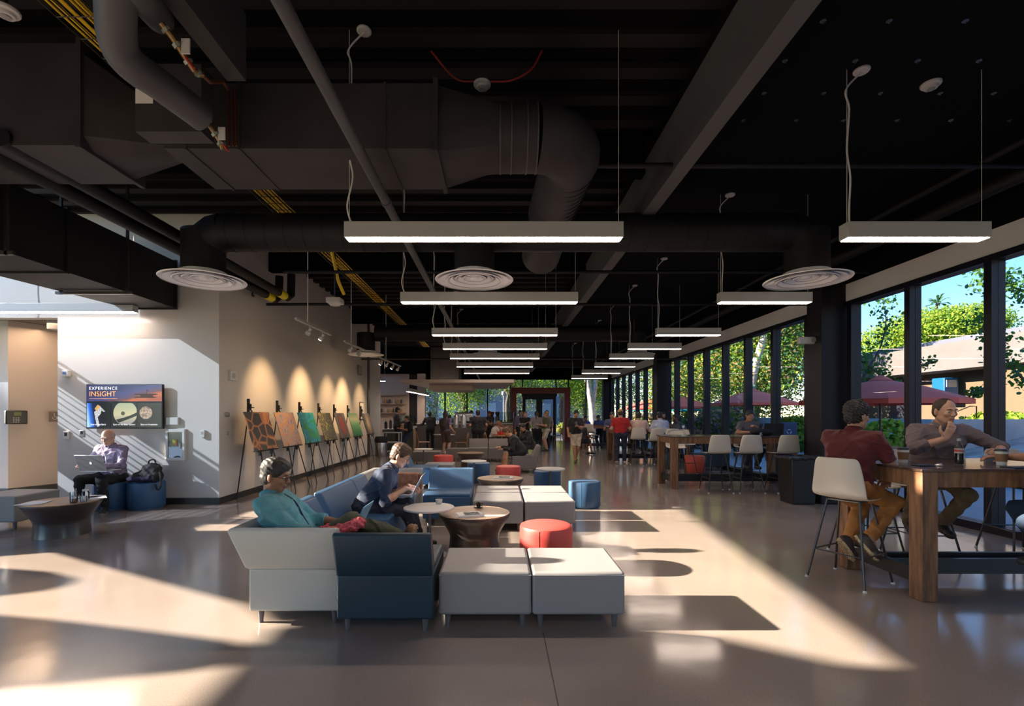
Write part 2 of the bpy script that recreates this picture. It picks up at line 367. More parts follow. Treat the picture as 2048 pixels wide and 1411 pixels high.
# ---------------- round ceiling diffusers
def make_diffuser():
    t=thing('ceiling_diffuser','x','air diffuser',(0,0,3.22))
    b=MB(); b.lathe([(.49,.0),(.50,.012),(.44,.03),(.38,.045),(.28,.07),(.27,.11),(.262,.11),(.27,.06),(.36,.025),(.40,.012),(.44,.0)],seg=48,caps=False); b.build('outer_ring',diff_white,t)
    for r,z in ((.34,.03),(.235,.05),(.14,.06)):
        b=MB(); b.lathe([(r,z-.03),(r+.012,z-.024),(r-.05,z+.012),(r-.06,z+.03),(r-.066,z+.03),(r-.06,z+.006),(r-.02,z-.028)],seg=40,caps=False); b.build('inner_cone',diff_white,t)
    b=MB(); b.lathe([(0,.02),(.05,.028),(.06,.05)],seg=24); b.build('centre_cap',diff_white,t)
    b=MB(); b.lathe([(.255,.08),(.255,.62),(.24,.62),(.24,.08)],seg=32); b.build('neck_collar',duct_black,t)
    b=MB(); b.lathe([(.0,.10),(.24,.10),(.24,.12),(0,.12)],seg=32); b.build('throat_damper',duct_black,t)
    return t
dz=[('left','hanging before the white gallery wall'),('middle','under the main cross duct'),('right','nearest the window columns')]
rows=[(6.2,'front row'),(13.8,'second row'),(21.4,'far row')]
d0=None
for Y,rn in rows:
    for X,(w,ex) in zip((-3.78,-.31,3.95),dz):
        lb=f'{w} round white ringed diffuser of the {rn}, {ex}' if Y<7 else f'{w} round white ringed diffuser of the {rn} of three'
        if Y>20 and X<0: continue
        if Y>20: lb='small distant round white diffuser of the far row by the windows'
        if d0 is None: d0=make_diffuser(); d0.location=(X,Y,3.22); d0['label']=lb; d0['group']='round ceiling diffusers'
        else: dup(d0,(X,Y,3.22),0,lb,'round ceiling diffusers')
# ---------------- ducts and pipes
def one(name,label,cat,mb,m,**k):
    # move the origin to the bounding-box middle of its mesh
    g=k.pop('group',None); o=mb.build(name,m,**k); me=o.data
    c=sum((v.co for v in me.vertices),Vector())/len(me.vertices)
    if o.parent is None and k.get('loc') is None:
        me.transform(Matrix.Translation(-c)); o.location=c
    return tag(o,label,cat,g)
t=thing('round_cross_duct','long round black duct crossing the whole ceiling above the front diffusers','duct',(0,6.2,3.84))
b=MB(); b.tube([(-3.5,0,0),(3.7,0,0)],.235,28); b.build('straight_run',duct_black,t)
for sx,x in ((-1,-3.5),(1,3.7)):
    b=MB(); pts=[(x,0,0)]+[(x+sx*.27*math.sin(a),0,-.27+.27*math.cos(a)) for a in (R(25),R(50),R(75),R(90))]; b.tube(pts,.236,28); b.build('elbow',duct_black,t)
b=MB()
for k in range(30): x=-3.4+k*.24; b.tube([(x,0,0),(x+.012,0,0)],.240,24)
b.build('seam_rings',duct_black,t)
b=MB(); b.tube([(-.31,0,0),(-.31,0,-.3)],.25,28); b.build('branch_collar',duct_black,t)
for Y,x0,x1,nm in ((13.8,-3.5,3.7,'second'),(21.4,-2.0,3.7,'far')):
    b=MB(); b.tube([(x0,0,0),(x1,0,0)],.235,20); tag(b.build('round_cross_duct',duct_black,loc=(0,Y,3.84)),f'{nm} round black cross duct deeper in the hall over the {nm} diffusers','duct')
# front rectangular duct with transition and elbow
t=thing('rectangular_duct','wide dark rectangular duct crossing the ceiling, turning into a round elbow','duct',(-1.65,4.45,3.75))
b=MB(); b.bx(-1.17,1.12,-.37,.37,0,.55); b.build('duct_body',duct_grey,t)
b=MB(); b.bx(1.10,1.14,-.40,.40,-.03,.58); b.build('flange',duct_grey,t)
for x in (-1.0,-.55,.68): b=MB(); b.bx(x,x+.02,-.375,.375,-.01,.56); b.build('seam',duct_grey,t)
bm_=MB(); n=28; A=[];B=[]
for i in range(n):
    a=2*PI*i/n; c,s=math.cos(a),math.sin(a); k=1/max(abs(c)/.37,abs(s)/.275); 
    A.append(bm_.bm.verts.new((1.14,c*k,.275+s*k))); B.append(bm_.bm.verts.new((1.65,c*.29,.29+s*.29)))
for i in range(n): bm_._f([A[i],A[(i+1)%n],B[(i+1)%n],B[i]])
bm_.build('transition',duct_grey,t)
b=MB(); b.tube([(1.65,0,.29),(2.0,0,.29)],.29,28); b.build('round_sleeve',duct_grey,t)
b=MB(); 
for x in (1.66,1.76,1.90,1.99): b.tube([(x,0,.29),(x+.012,0,.29)],.297,28)
b.build('sleeve_rings',mat('worn_duct_edge',(.07,.065,.065),.5),t)
b=MB(); pts=[(2.0+.36*math.sin(R(a)),.36-.36*math.cos(R(a)),.29) for a in range(0,91,15)]; b.tube(pts,.29,28); b.build('elbow',duct_grey,t)
b=MB(); b.tube([(2.36,.36,.29),(2.30,1.4,.24),(2.28,2.75,.12)],.28,28); b.build('round_run',duct_grey,t)
b=MB()
for k in range(14): y=.45+k*.1; b.tube([(2.36-.04*k/10,y,.287-.004*k),(2.36-.04*k/10,y+.006,.287-.004*k)],.284,28)
b.build('spiral_seams',duct_black,t)
t=thing('rectangular_duct','dark rectangular duct at the upper left ending in a flanged taper','duct',(-4.7,4.37,3.75))
b=MB(); b.bx(-3,1.2,-.34,.34,0,.85); b.build('duct_body',duct_grey,t)
b=MB(); b.bx(1.2,1.24,-.37,.37,-.03,.88); b.build('flange',duct_grey,t)
b=MB(); n=24;A=[];B=[]
for i in range(n):
    a=2*PI*i/n; c,s=math.cos(a),math.sin(a); k=1/max(abs(c)/.34,abs(s)/.42)
    A.append(b.bm.verts.new((1.24,c*k,.42+s*k))); B.append(b.bm.verts.new((1.75,c*.2+.05,.28+s*.2)))
for i in range(n): b._f([A[i],A[(i+1)%n],B[(i+1)%n],B[i]])
b.tube([(1.75,.05,.28),(1.9,.05,.28)],.2,24); b.build('transition',duct_grey,t)
t=thing('supply_duct','large black rectangular duct along the left side above the lobby','duct',(-5.78,4,3.28))
b=MB(); b.prism([(.41,-6),(.41,4.05),(-.40,4.05),(-.95,-1),(-.95,-6)],lambda p,q:(p[0],p[1],q*.78)); b.build('duct_body',duct_black,t)
for y in (2.0,4.03): b=MB(); b.bx(-.43-(4.03-y)*.11,.43,y,y+.03,-.02,.8); b.build('flange',duct_black,t)
for y in (1.2,2.9):
    b=MB(); b.bx(-.55,.55,y,y+.04,-.05,-.01); b.bx(.46,.49,y,y+.03,-.05,1.6); b.bx(-.49,-.46,y,y+.03,-.05,1.6); b.build('trapeze_hanger',darkmetal,t)
b=MB(); b.bx(-2.69,-2.2,3.58,3.74,3.6,4.1); o=one('terminal_box','black sheet metal box with a paper label hanging below the left duct','duct box',b,duct_grey)
b=MB(); b.bx(-.11+.0,.02,-.002,0,-.03,.08); lb=b.build('paper_label',paper,o,loc=(-.13,-.083,-.015))
def pipe(label,pts,r,m,group=None,seg=14): 
    b=MB(); b.tube(pts,r,seg); return one('ceiling_pipe',label,'pipe',b,m,group=group)
pipeg=mat('grey_insulated_pipe',(.055,.055,.06),.6)
pipe('smooth grey pipe running the length of the ceiling left of centre',[(-1.074,1.5,3.54),(-1.074,28,3.54)],.043,pipeg)
b=MB()
for y in (4.6,5.2,9): b.tube([(-1.074,y,3.54),(-1.074,y+.05,3.54)],.050,14)
one('pipe_coupling_set','raised coupling collars around the smooth grey ceiling pipe','pipe collar',b,pipeg)
pipe('thick grey insulated pipe bending diagonally at the upper left',smooth_path([P(236,-70,2.5),P(232,10,2.7),P(236,85,2.85),P(262,128,2.95),P(320,170,3.15),P(405,234,3.45)],5),.10,pipeg,seg=20)
pipe('short capped grey insulated pipe end beside the copper valves',smooth_path([P(262,-50,2.5),P(285,-5,2.75),P(318,36,3.1)],5),.085,pipeg,seg=20)
brass=mat('tarnished_brass',(.20,.12,.05),.4,metal=.7); copper=mat('dull_copper',(.20,.055,.025),.4,metal=.7)
def valve(label,pts,r):
    t=thing('pipe_valve',label,'valve',pts[0])
    q=[Vector(p)-Vector(pts[0]) for p in pts]
    b=MB(); b.tube(q,r,10); b.build('brass_body',brass,t)
    b=MB()
    for i,p in enumerate(q[:-1]):
        d=(q[i+1]-p); b.tube([p+d*.3,p+d*.55],r*1.6,8)
    b.build('union_nuts',mat('grey_green_fitting',(.20,.22,.18),.5,metal=.5),t)
    b=MB(); m=q[len(q)//2]; b.tube([m,m+Vector((.06,0,-.08))],r*.5,6); b.build('red_handle',mat('red_handle',(.3,.02,.015),.5),t)
    b=MB(); b.box(m+Vector((.03,-.03,.03)),(.05,.01,.09)); b.build('tag_plate',plastic_w,t)
valve('brass valve chain with tag beside the beam at the upper left',[P(322,46,2.85),P(345,75,2.9),P(368,110,2.95),P(388,140,3.0),P(405,150,3.05)],.018)
pipe('thin copper line running on from the upper brass valves',[P(405,150,3.05),P(420,164,3.15),P(446,163,3.4),P(456,178,4.0)],.012,copper)
valve('brass valve chain hanging at the end of the thick bent pipe',[P(408,236,3.46),P(425,258,3.5),P(440,280,3.54),P(447,299,3.56)],.02)
for k,x in enumerate((456,464,471)): pipe(f'thin vertical copper line {["left","middle","right"][k]} of three above the duct',[P(x,178,4.02),P(x+2,292,4.02)],.008,copper)
b=MB(); b.bx(-2.03,-1.89,-2,3.62,4.0,4.5); one('steel_beam','grey steel beam at the upper left between the pipes','beam',b,beam_grey)
b=MB(); b.bx(1.79,1.95,-3,28,4.0,4.6); one('steel_beam','long light grey steel beam running away above the centre right','beam',b,mat('light_grey_beam_paint',(.075,.075,.08),.55))
for Z,zz,x0,lb in ((4.98,4.07,.7,'thin black cross pipe above the nearest right pendant'),(8.1,3.9,-3.6,'long thin cross pipe between first and second diffuser rows'),(9.6,3.7,-4.6,'low black cross pipe starting at the gallery wall'),(15.5,3.3,-4.4,'grey cross pipe far down the hall')):
    pipe(lb,[(x0,Z,zz),(6.2,Z,zz)],.028,duct_grey if Z>15 else duct_black)
for Y in (1.6,5.9,9.9,15.5,19.5,24):
    b=MB(); b.bx(-7.1,1.8,Y,Y+.16,4.45,4.89); struct(b,'beam_joist',black_paint)
b=MB(); b.bx(-3.4,1.79,3.0,3.12,4.72,4.8); struct(b,'beam_deck_angle',mat('black_angle_iron',(.02,.019,.02),.6))
pipe('black pipe along the top of the window wall',[(5.75,1,4.15),(5.75,27,4.15)],.09,duct_black,seg=18)
pipe('slim black pipe beside the one over the windows',[(5.35,1,4.3),(5.35,27,4.3)],.04,duct_black)
# paired pipes with yellow tape
yel=mat('yellow_tape',(.70,.58,.02),.5)
for k,(x,z) in enumerate(((-4.12,3.80),(-4.36,3.76))):
    t=thing('taped_pipe',['black pipe with a yellow band ending by the gallery wall, inner of the pair','black pipe with a yellow band ending by the gallery wall, outer of the pair'][k],'pipe',(x,4,z))
    b=MB(); b.tube([(0,0,0),(0,5.45,0),(0,5.6,.08),(0,5.62,.5)],.075,16); b.build('pipe_run',duct_black,t)
    b=MB(); b.tube([(0,5.05,0),(0,5.3,0)],.08,16); b.build('yellow_band',yel,t)
# cable tray with yellow cables
t=thing('cable_tray','long wire basket tray carrying yellow cables along the left of the ceiling','cable tray',(-2.96,3,4.3))
b=MB()
for x in (-.15,-.05,.05,.15): b.tube([(x,-2,0),(x,17,0)],.004,4)
for k in range(95): y=-2+k*.2; b.tube([(-.15,y,.06),(-.15,y,0),(.15,y,0),(.15,y,.06)],.004,4)
b.build('wire_basket',darkmetal,t)
yc=mat('yellow_cable_jacket',(.75,.50,.02),.5)
for k in range(9):
    b=MB(); x=-.12+k*.028; rr=random.Random(k); b.tube(smooth_path([(x+rr.uniform(-.02,.02),-2+i*1.9,.02+rr.uniform(0,.03)) for i in range(11)],3),.009,6); b.build('yellow_cable',yc,t)
b=MB(); b.tube(smooth_path([P(663,500,8.2),P(672,540,8.3),P(676,560,8.4),P(688,588,8.6)]),.03,8); one('cable_bundle','drooping yellow cable bundle above the track lights','cables',b,yc)
# detectors, wifi box, signs on the ceiling
def detector(label,x,y,z):
    t=thing('smoke_detector',label,'smoke detector',(x,y,z))
    b=MB(); b.lathe([(.08,0),(.08,-.012),(.075,-.02),(.055,-.025),(.05,-.045),(.0,-.05)],seg=28); b.build('detector_body',plastic_w,t)
    b=MB(); b.lathe([(.03,-.048),(.03,-.056),(0,-.058)],seg=20); b.build('sensor_cap',mat('grey_sensor',(.3,.3,.3),.5),t)
    return t
detector('round smoke detector on thin red conduit at the middle of the ceiling',-.15,4.45,4.55)
b=MB(); b.tube(smooth_path([(-.62,4.45,4.85),(-.40,4.45,4.60),(-.22,4.45,4.57),(-.09,4.45,4.57),(.12,4.45,4.58),(.30,4.45,4.68),(.4,4.45,4.85)]),.009,8); one('red_conduit','thin red conduit carrying the middle smoke detector','conduit',b,mat('red_conduit',(.25,.012,.01),.5))
detector('round smoke detector on the black ceiling at the upper right',3.98,4.45,4.55)
detector('round detector partly cut off at the upper left corner',P(12,18,3.4).x,3.4,4.35)
b=MB(); p=P(12,18,3.4); b.tube([(p.x,p.y,4.35),(p.x,p.y,4.95)],.01,6); one('detector_drop_rod','thin rod holding the upper left corner detector','rod',b,darkmetal)
pins=MB()
rr=random.Random(3)
t=None; pm=mat('shiny_pin',(.25,.25,.25),.3,metal=.9); first=None
for i in range(6):
    for j in range(7):
        x=2.5+j*.55+rr.uniform(-.04,.04); y=2.9+i*.42
        if first is None:
            q=MB(); q.lathe([(.022,0),(.022,-.003),(.005,-.004),(.005,-.02),(0,-.021)],seg=10); first=q.build('insulation_pin',pm,loc=(x,y,4.549)); tag(first,'small shiny pin washer studding the black insulated ceiling','pin','insulation pins in the ceiling')
        else:
            c=first.copy(); COL.objects.link(c); c.location=(x,y,4.549)
p=P(670,607,8.3)
t=thing('projector','small white box unit hanging above the track lights','wireless unit',p)
b=MB(); b.bx(-.12,.12,-.12,.12,0,.09); b.build('unit_body',plastic_w,t,bevel=.01)
b=MB(); b.lathe([(.0,-.035),(.08,-.03),(.11,0)],seg=24); b.build('white_dome',plastic_w,t)
b=MB(); b.tube([(0,0,.09),(0,0,4.9-p.z)],.012,8); b.build('drop_rod',darkmetal,t)
# track lights
def track(label,p0,p1,heads):
    t=thing('track_light',label,'track light',p0); d=Vector(p1)-Vector(p0)
    b=MB(); M=Matrix.Rotation(math.atan2(d.y,d.x),3,'Z'); b.box(d/2,(d.length,.04,.035),M); b.build('track_rail',lamp_white,t)
    b=MB(); b.tube([d*.3,d*.3+Vector((0,0,4.9-p0[2]))],.008,8); b.build('drop_rod',wire_white,t)
    for f,lit in heads:
        q=d*f; b=MB(); a=Vector((-.62,.15,-.78)).normalized(); c=q+Vector((0,0,-.10))
        b.tube([q,q+Vector((0,0,-.07))],.01,8); b.tube([c-a*.05,c+a*.01,c+a*.015,c+a*.08],[.025,.025,.042,.045],16); h=b.build('lamp_head',lamp_white,t)
        b=MB(); b.tube([c+a*.078,c+a*.084],.036,16); b.build('lamp_lens',mat('lit_spot_lens',(1,.8,.5),.4,emis=(1,.72,.4),estr=60 if lit else 0) if lit else mat('dark_spot_lens',(.3,.3,.3),.3),h)
TRX=-3.25; TRZ=3.05
track('nearest white track with two adjustable spot heads before the gallery wall',(-3.25,7.75,3.05),(-3.22,9.3,3.05),[(.35,0),(.72,1)])
track('second white track with two spot heads further along the gallery wall',(-3.22,10.1,3.05),(-3.2,11.6,3.05),[(.3,0),(.72,0)])
track('farthest white track with lit spot heads past the second diffuser',(-3.2,12.9,3.05),(-3.1,15.3,3.05),[(.12,1),(.35,0),(.62,1),(.88,0)])
for (y,z,e) in ((9.65,2.15,60),(11.55,2.15,85),(13.35,2.0,60),(14.6,2.1,95),(16.4,2.0,50)):
    L=bpy.data.lights.new('gallery_spot','SPOT'); L.energy=e*1.0; L.color=(1,.62,.30); L.spot_size=R(62); L.spot_blend=1.0; L.shadow_soft_size=.04
    o=bpy.data.objects.new('gallery_spot_beam',L); COL.objects.link(o); o.location=(-3.5,y-.1,3.15)
    dv=Vector((-4.71,y,z-.45))-Vector(o.location); o.rotation_euler=dv.to_track_quat('-Z','Y').to_euler()
# cafe canopy
b=MB(); b.prism([(-3.87,18.9),(.60,18.9),(.35,23.5),(-3.3,23.5)],lambda p,t:(p[0],p[1],2.78+t*.12)); 
one('ceiling_canopy','large white canopy slab hanging over the cafe counter','canopy',b,mat('canopy_white',(.50,.42,.38),.6))
b=MB(); b.bx(-2.9,-1.1,20.2,22.5,2.55,2.77); one('canopy_drop_panel','lower white panel fixed below the middle of the cafe canopy','canopy panel',b,mat('canopy_white2',(.45,.38,.33),.6))
b=MB(); b.bx(-2.9,-1.7,20.6,22.2,2.91,4.4); one('exhaust_shaft','grey vertical shaft rising from the cafe canopy','shaft',b,duct_grey)
# ---------------- furniture makers
def legs(t,hx,hy,m,h=.1):
    for sx in (-1,1):
        for sy in (-1,1):
            b=MB(); b.tube([(sx*hx,sy*hy,0),(sx*hx,sy*hy,h)],[.014,.024],12); b.build('leg',m,t)
def ottoman(label,x,y,m,w=.65,rz=0,group=None,d=None,h=.40):
    d=d or w; t=thing('ottoman',label,'ottoman',(x,y,0),rz,group)
    b=MB(); b.bx(-w/2,w/2,-d/2,d/2,.10,h); b.build('cushion_block',m,t,bevel=.022,bseg=4)
    b=MB(); 
    for z in (h-.022,.122):
        pts=[(-w/2+.003,-d/2+.003,z),(w/2-.003,-d/2+.003,z),(w/2-.003,d/2-.003,z),(-w/2+.003,d/2-.003,z),(-w/2+.003,-d/2+.003,z)]
        b.tube(pts,.0045,6,caps=False)
    b.build('piping',m,t)
    legs(t,w/2-.06,d/2-.06,legm); return t
def back_panel(t,m,w,side='front',inner=None):
    """reclined back panel above the -Y edge (or -X edge for side='left')"""
    prof=[(-.33,.40),(-.35,.42),(-.43,.69),(-.425,.71),(-.40,.715),(-.345,.70),(-.20,.42),(-.20,.40)]
    b=MB()
    if side=='front': b.prism(prof,lambda p,q:((q-.5)*w,p[0],p[1]))
    else: b.prism(prof,lambda p,q:(p[0],(q-.5)*w,p[1]))
    b.build('backrest',m,t,bevel=.015,bseg=3)
def lounge(label,x,y,m,kind='chair',rz=0,w=.655,group=None):
    t=thing('lounge_seat',label,'lounge seat',(x,y,0),rz,group)
    b=MB(); b.bx(-w/2,w/2,-.33,.33,.10,.405); b.build('seat_base',m,t,bevel=.015,bseg=3)
    b=MB(); b.bx(-w/2+.005+(.12 if kind=='corner' else 0),w/2-.005,-.2,.335,.395,.445); b.build('seat_cushion',m,t,bevel=.02,bseg=3)
    b=MB(); z=.408; b.tube([(-w/2,-.332,z),(w/2,-.332,z)],.004,6); b.build('back_seam',m,t)
    if kind=='corner':
        pf=[(-.33,.40),(-.35,.42),(-.43,.69),(-.425,.71),(-.40,.715),(-.345,.70),(-.20,.42),(-.20,.40)]
        b=MB(); sh_=-w/2+.33; A=[b.bm.verts.new((w/2,o,z)) for o,z in pf]; C_=[b.bm.verts.new((o+sh_,o,z)) for o,z in pf]; D_=[b.bm.verts.new((o+sh_,.33,z)) for o,z in pf]
        b._f(A); b._f(D_[::-1])
        for q,r_ in ((A,C_),(C_,D_)):
            for i in range(8): b._f([q[i],q[(i+1)%8],r_[(i+1)%8],r_[i]])
        b.build('backrest',m,t,bevel=.012,bseg=3)
    else: back_panel(t,m,w,'front')
    legs(t,w/2-.06,.27,legm); return t
def round_stool(label,x,y,m,r=.26,h=.43,group=None):
    t=thing('round_stool',label,'stool',(x,y,0),0,group)
    b=MB(); b.lathe([(r-.03,.0),(r-.03,.02),(r-.01,.02),(r,.035),(r,h-.03),(r-.008,h-.01),(r-.03,h),(r*.5,h+.006),(0,h+.008)],seg=48); b.build('upholstered_drum',m,t)
    b=MB()
    for a in (R(250),R(20)): b.tube([(math.cos(a)*r,math.sin(a)*r,.03),(math.cos(a)*r,math.sin(a)*r,h-.02)],.003,6)
    b.build('seam',m,t); return t
def coffee_table(label,x,y,group=None,r=.40,h=.42,s=1):
    t=thing('coffee_table',label,'coffee table',(x,y,0),0,group,s)
    b=MB(); b.lathe([(.285,0),(.283,.02),(.275,.16),(.283,.20),(.31,.25),(.36,.33),(r-.004,h-.03),(r,h-.015),(r-.012,h-.008),(.2,h-.01)],seg=56); b.build('flared_base',bowl,t)
    b=MB(); b.lathe([(0,h-.008),(r-.012,h-.008),(r-.01,h),(0,h)],seg=56); b.build('table_top',wood_top,t); return t
def side_table(label,x,y,r=.27,h=.52,group=None,m=None):
    t=thing('side_table',label,'side table',(x,y,0),0,group); m=m or plastic_w
    b=MB(); b.lathe([(0,h-.02),(r-.004,h-.02),(r,h-.016),(r,h-.004),(r-.004,h),(0,h)],seg=48); b.build('table_top',m,t)
    b=MB(); b.lathe([(.022,.01),(.022,h-.03),(.06,h-.02)],seg=20); b.build('stem',legm,t)
    b=MB(); b.lathe([(.2,0),(.2,.008),(.03,.016),(0,.016)],seg=40); b.build('foot_disc',legm,t); return t
def tulip_table(label,x,y,r=.42,h=.75):
    t=thing('tulip_table',label,'table',(x,y,0))
    b=MB(); b.lathe([(0,h-.025),(r-.02,h-.025),(r,h-.01),(r,h),(0,h)],seg=48); b.build('table_top',plastic_w,t)
    b=MB(); b.lathe([(.26,0),(.24,.02),(.08,.06),(.04,.2),(.035,.45),(.06,.62),(.13,h-.025)],seg=32); b.build('pedestal',plastic_w,t); return t
# bar stool
def make_stool():
    t=thing('bar_stool','x','bar stool',(0,0,0))
    prof=[(.22,.735,.40),(.20,.752,.42),(.12,.752,.43),(.0,.745,.44),(-.10,.745,.445),(-.165,.760,.45),(-.20,.80,.455),(-.222,.88,.44),(-.238,.98,.41),(-.248,1.06,.385),(-.252,1.105,.36),(-.252,1.125,.31)]
    n=12; bm=bmesh.new(); rows=[]
    for j,(y,z,w) in enumerate(prof):
        row=[]
        for i in range(n+1):
            u=i/n*2-1; e=abs(u)**3
            back=max(0,min(1,(z-.76)/.15)); 
            row.append(bm.verts.new((u*w/2, y+back*e*.045, z+(1-back)*e*.012)))
        rows.append(row)
    for a,c in zip(rows,rows[1:]):
        for i in range(n): f=bm.faces.new([a[i],a[i+1],c[i+1],c[i]]); f.smooth=True
    me=bpy.data.meshes.new('seat_shell'); bm.to_mesh(me); bm.free(); me.materials.append(stoolw)
    o=bpy.data.objects.new('seat_shell',me); COL.objects.link(o); o.parent=t
    q=o.modifiers.new('s','SOLIDIFY'); q.thickness=.012; q=o.modifiers.new('u','SUBSURF'); q.levels=q.render_levels=1
    b=MB(); b.tube([(-.13,.10,.735),(.13,.10,.735),(.13,-.10,.735),(-.13,-.10,.735),(-.13,.10,.735)],.01,8); b.build('seat_frame',darkmetal,t)
    for sx in (-1,1):
        for sy in (-1,1):
            b=MB(); b.tube([(sx*.13,sy*.10,.735),(sx*.235,sy*.235,.012)],.0105,10); lg=b.build('leg',darkmetal,t)
            b=MB(); b.lathe([(.016,0),(.016,.008),(.01,.02)],(sx*.237,sy*.237,0),12); b.build('foot_glide',plastic_w,lg)
    k=(.735-.27)/.723; fxx=.13+.105*k; fyy=.10+.135*k
    b=MB(); b.tube([(-fxx,-fyy,.27),(fxx,-fyy,.27),(fxx,fyy,.27),(-fxx,fyy,.27),(-fxx,-fyy,.27)],.007,8,caps=False); b.build('foot_ring',darkmetal,t)
    return t
_st=[None]
def stool(label,x,y,rz,group='bar stools'):
    if _st[0] is None: _st[0]=make_stool(); o=_st[0]; o.location=(x,y,0); o.rotation_euler=(0,0,rz); o['label']=label; o['group']=group; return o
    return dup(_st[0],(x,y,0),rz,label,group)
def bar_table(label,x0,x1,y0,y1,h=1.07,group='timber bar tables'):
    cx,cy=(x0+x1)/2,(y0+y1)/2; L=(x1-x0)/2; W=(y1-y0)/2
    t=thing('bar_table',label,'bar table',(cx,cy,0),0,group)
    b=MB(); b.bx(-L,L,-W,W,h-.022,h); b.build('table_top',wood_top2,t,bevel=.003)
    b=MB(); b.bx(-L+.15,L-.15,-W+.03,-W+.07,h-.15,h-.022); b.bx(-L+.15,L-.15,W-.07,W-.03,h-.15,h-.022); b.bx(-L+.03,-L+.07,-W+.15,W-.15,h-.15,h-.022); b.bx(L-.07,L-.03,-W+.15,W-.15,h-.15,h-.022); b.build('apron',wood_brown,t)
    for sx in (-1,1):
        for sy in (-1,1):
            b=MB(); b.bx(sx*(L-.02),sx*(L-.15),sy*(W-.02),sy*(W-.15),0,h-.022); b.build('leg',wood_brown,t,bevel=.006)
        b=MB(); b.bx(sx*(L-.06),sx*(L-.10),-W+.15,W-.15,.12,.24); b.build('end_stretcher',blackm,t)
    for y in (-.10,.10): b=MB(); b.bx(-L+.10,L-.10,y-.02,y+.02,.11,.24); b.build('long_stretcher',blackm,t)
    return t
# ---------------- front seating group
lounge('pale grey corner lounge seat, its back toward the camera, where the teal-shirted man sits',-1.455,3.78,fab_pale,'corner')
lounge('deep blue lounge seat seen squarely from behind, beside the pale grey corner seat',-.78,3.64,fab_navy,'chair',w=.66)
lounge('blue lounge seat just beyond the pale grey corner seat, hidden behind the teal shirt',-1.46,4.46,fab_blue,'chair',rz=-PI/2)
ottoman('nearest square grey ottoman, left of the front pair, mostly shaded',-.095,3.71,fab_grey)
ottoman('nearest square grey ottoman, right of the front pair, with sunlit top',.562,3.71,fab_grey)
ottoman('grey ottoman left of the middle pair beside the blue sofa end',-.005,6.56,fab_grey)
ottoman('grey ottoman right of the middle pair with puckered sunlit corner',.665,6.56,fab_grey)
ottoman('grey ottoman left of the rear pair in the block of four',-.005,7.26,fab_grey)
ottoman('grey ottoman right of the rear pair in the block of four',.665,7.26,fab_grey)
lounge('wide blue lounge seat at the near end of the left row',-1.46,5.455,fab_blue,'chair',rz=-PI/2,w=1.04)
lounge('narrow blue lounge seat between the wide blue one and the grey corner seat',-1.46,6.25,fab_blue,'chair',rz=-PI/2,w=.53)
lounge('pale grey corner lounge seat behind the seated boy',-1.46,6.86,fab_grey,'corner',rz=-PI/2)
lounge('bright blue lounge seat facing the camera beside the grey corner seat',-.70,6.86,fab_blue,'chair',rz=PI)
# third group
lounge('blue lounge seat seen edge-on beyond the boy, its back slanting',-1.60,10.1,fab_blue,'chair',rz=-PI/2)
ottoman('pale grey ottoman right behind the bright blue seat row',-1.35,11.1,fab_grey)
ottoman('wide taupe ottoman near the tall white cafe table, left one',-2.2,14.9,fab_greyd,w=.85,d=.65)
ottoman('wide taupe ottoman near the tall white cafe table, right one',-1.35,16.2,fab_greyd,w=.75,d=.65)
lounge('taupe lounge seat facing the camera, left of the far pair',-.67,15.95,fab_greyd,'chair',rz=PI,w=.64)
lounge('taupe lounge seat facing the camera, right of the far pair',-.01,15.95,fab_greyd,'chair',rz=PI,w=.64)
lounge('taupe lounge seat that the hunched person in black occupies',.68,12.9,fab_greyd,'chair',rz=PI/2,w=.66)
ottoman('grey ottoman cut off by the left edge of the lobby seating',-6.62,6.62,fab_grey,h=.445)
# round stools
round_stool('red round stool beside the nearest flared coffee table',.469,4.77,fab_red)
round_stool('blue round stool standing alone in the sun right of the grey ottomans',1.41,7.95,fab_blue)
round_stool('blue round stool behind the small white table by the ottoman block',.95,9.42,fab_blue)
round_stool('red round stool behind the second flared coffee table',.21,10.25,fab_red)
round_stool('blue round stool partly under a white side table mid-hall',-.45,10.98,fab_blue)
round_stool('red round stool far back beside the taupe seats',-1.48,13.0,fab_red)
round_stool('blue round pouf against the lobby wall carrying the bags',-5.72,7.86,fab_blue)
round_stool('blue round pouf hidden under the man with the silver laptop',-6.25,7.83,fab_blue)
round_stool('red round stool under the middle bar table near the windows',5.15,12.7,mat('terracotta_red_vinyl',(.40,.06,.035),.55),h=.45)
coffee_table('nearest flared coffee table with oak top, newspaper and espresso cup',-.268,5.4)
coffee_table('second flared coffee table behind the block of grey ottomans',.03,8.35)
coffee_table('farthest flared coffee table before the taupe lounge seats',-.81,14.0)
coffee_table('flared coffee table in the lobby with papers and glasses',-5.5,6.1)
side_table('nearest round white side table beside the boy',-.744,5.18)
side_table('round white side table in front of the lone pair of blue stools',.96,8.95)
side_table('round white side table above the half-hidden blue stool',-.53,10.45)
side_table('round white side table at the edge of the taupe ottoman',-2.2,14.2)
side_table('small white side table beside the hunched person in black',.3,16.6)
tulip_table('tall white tulip-foot cafe table between the wooden chairs',-2.14,19.0)
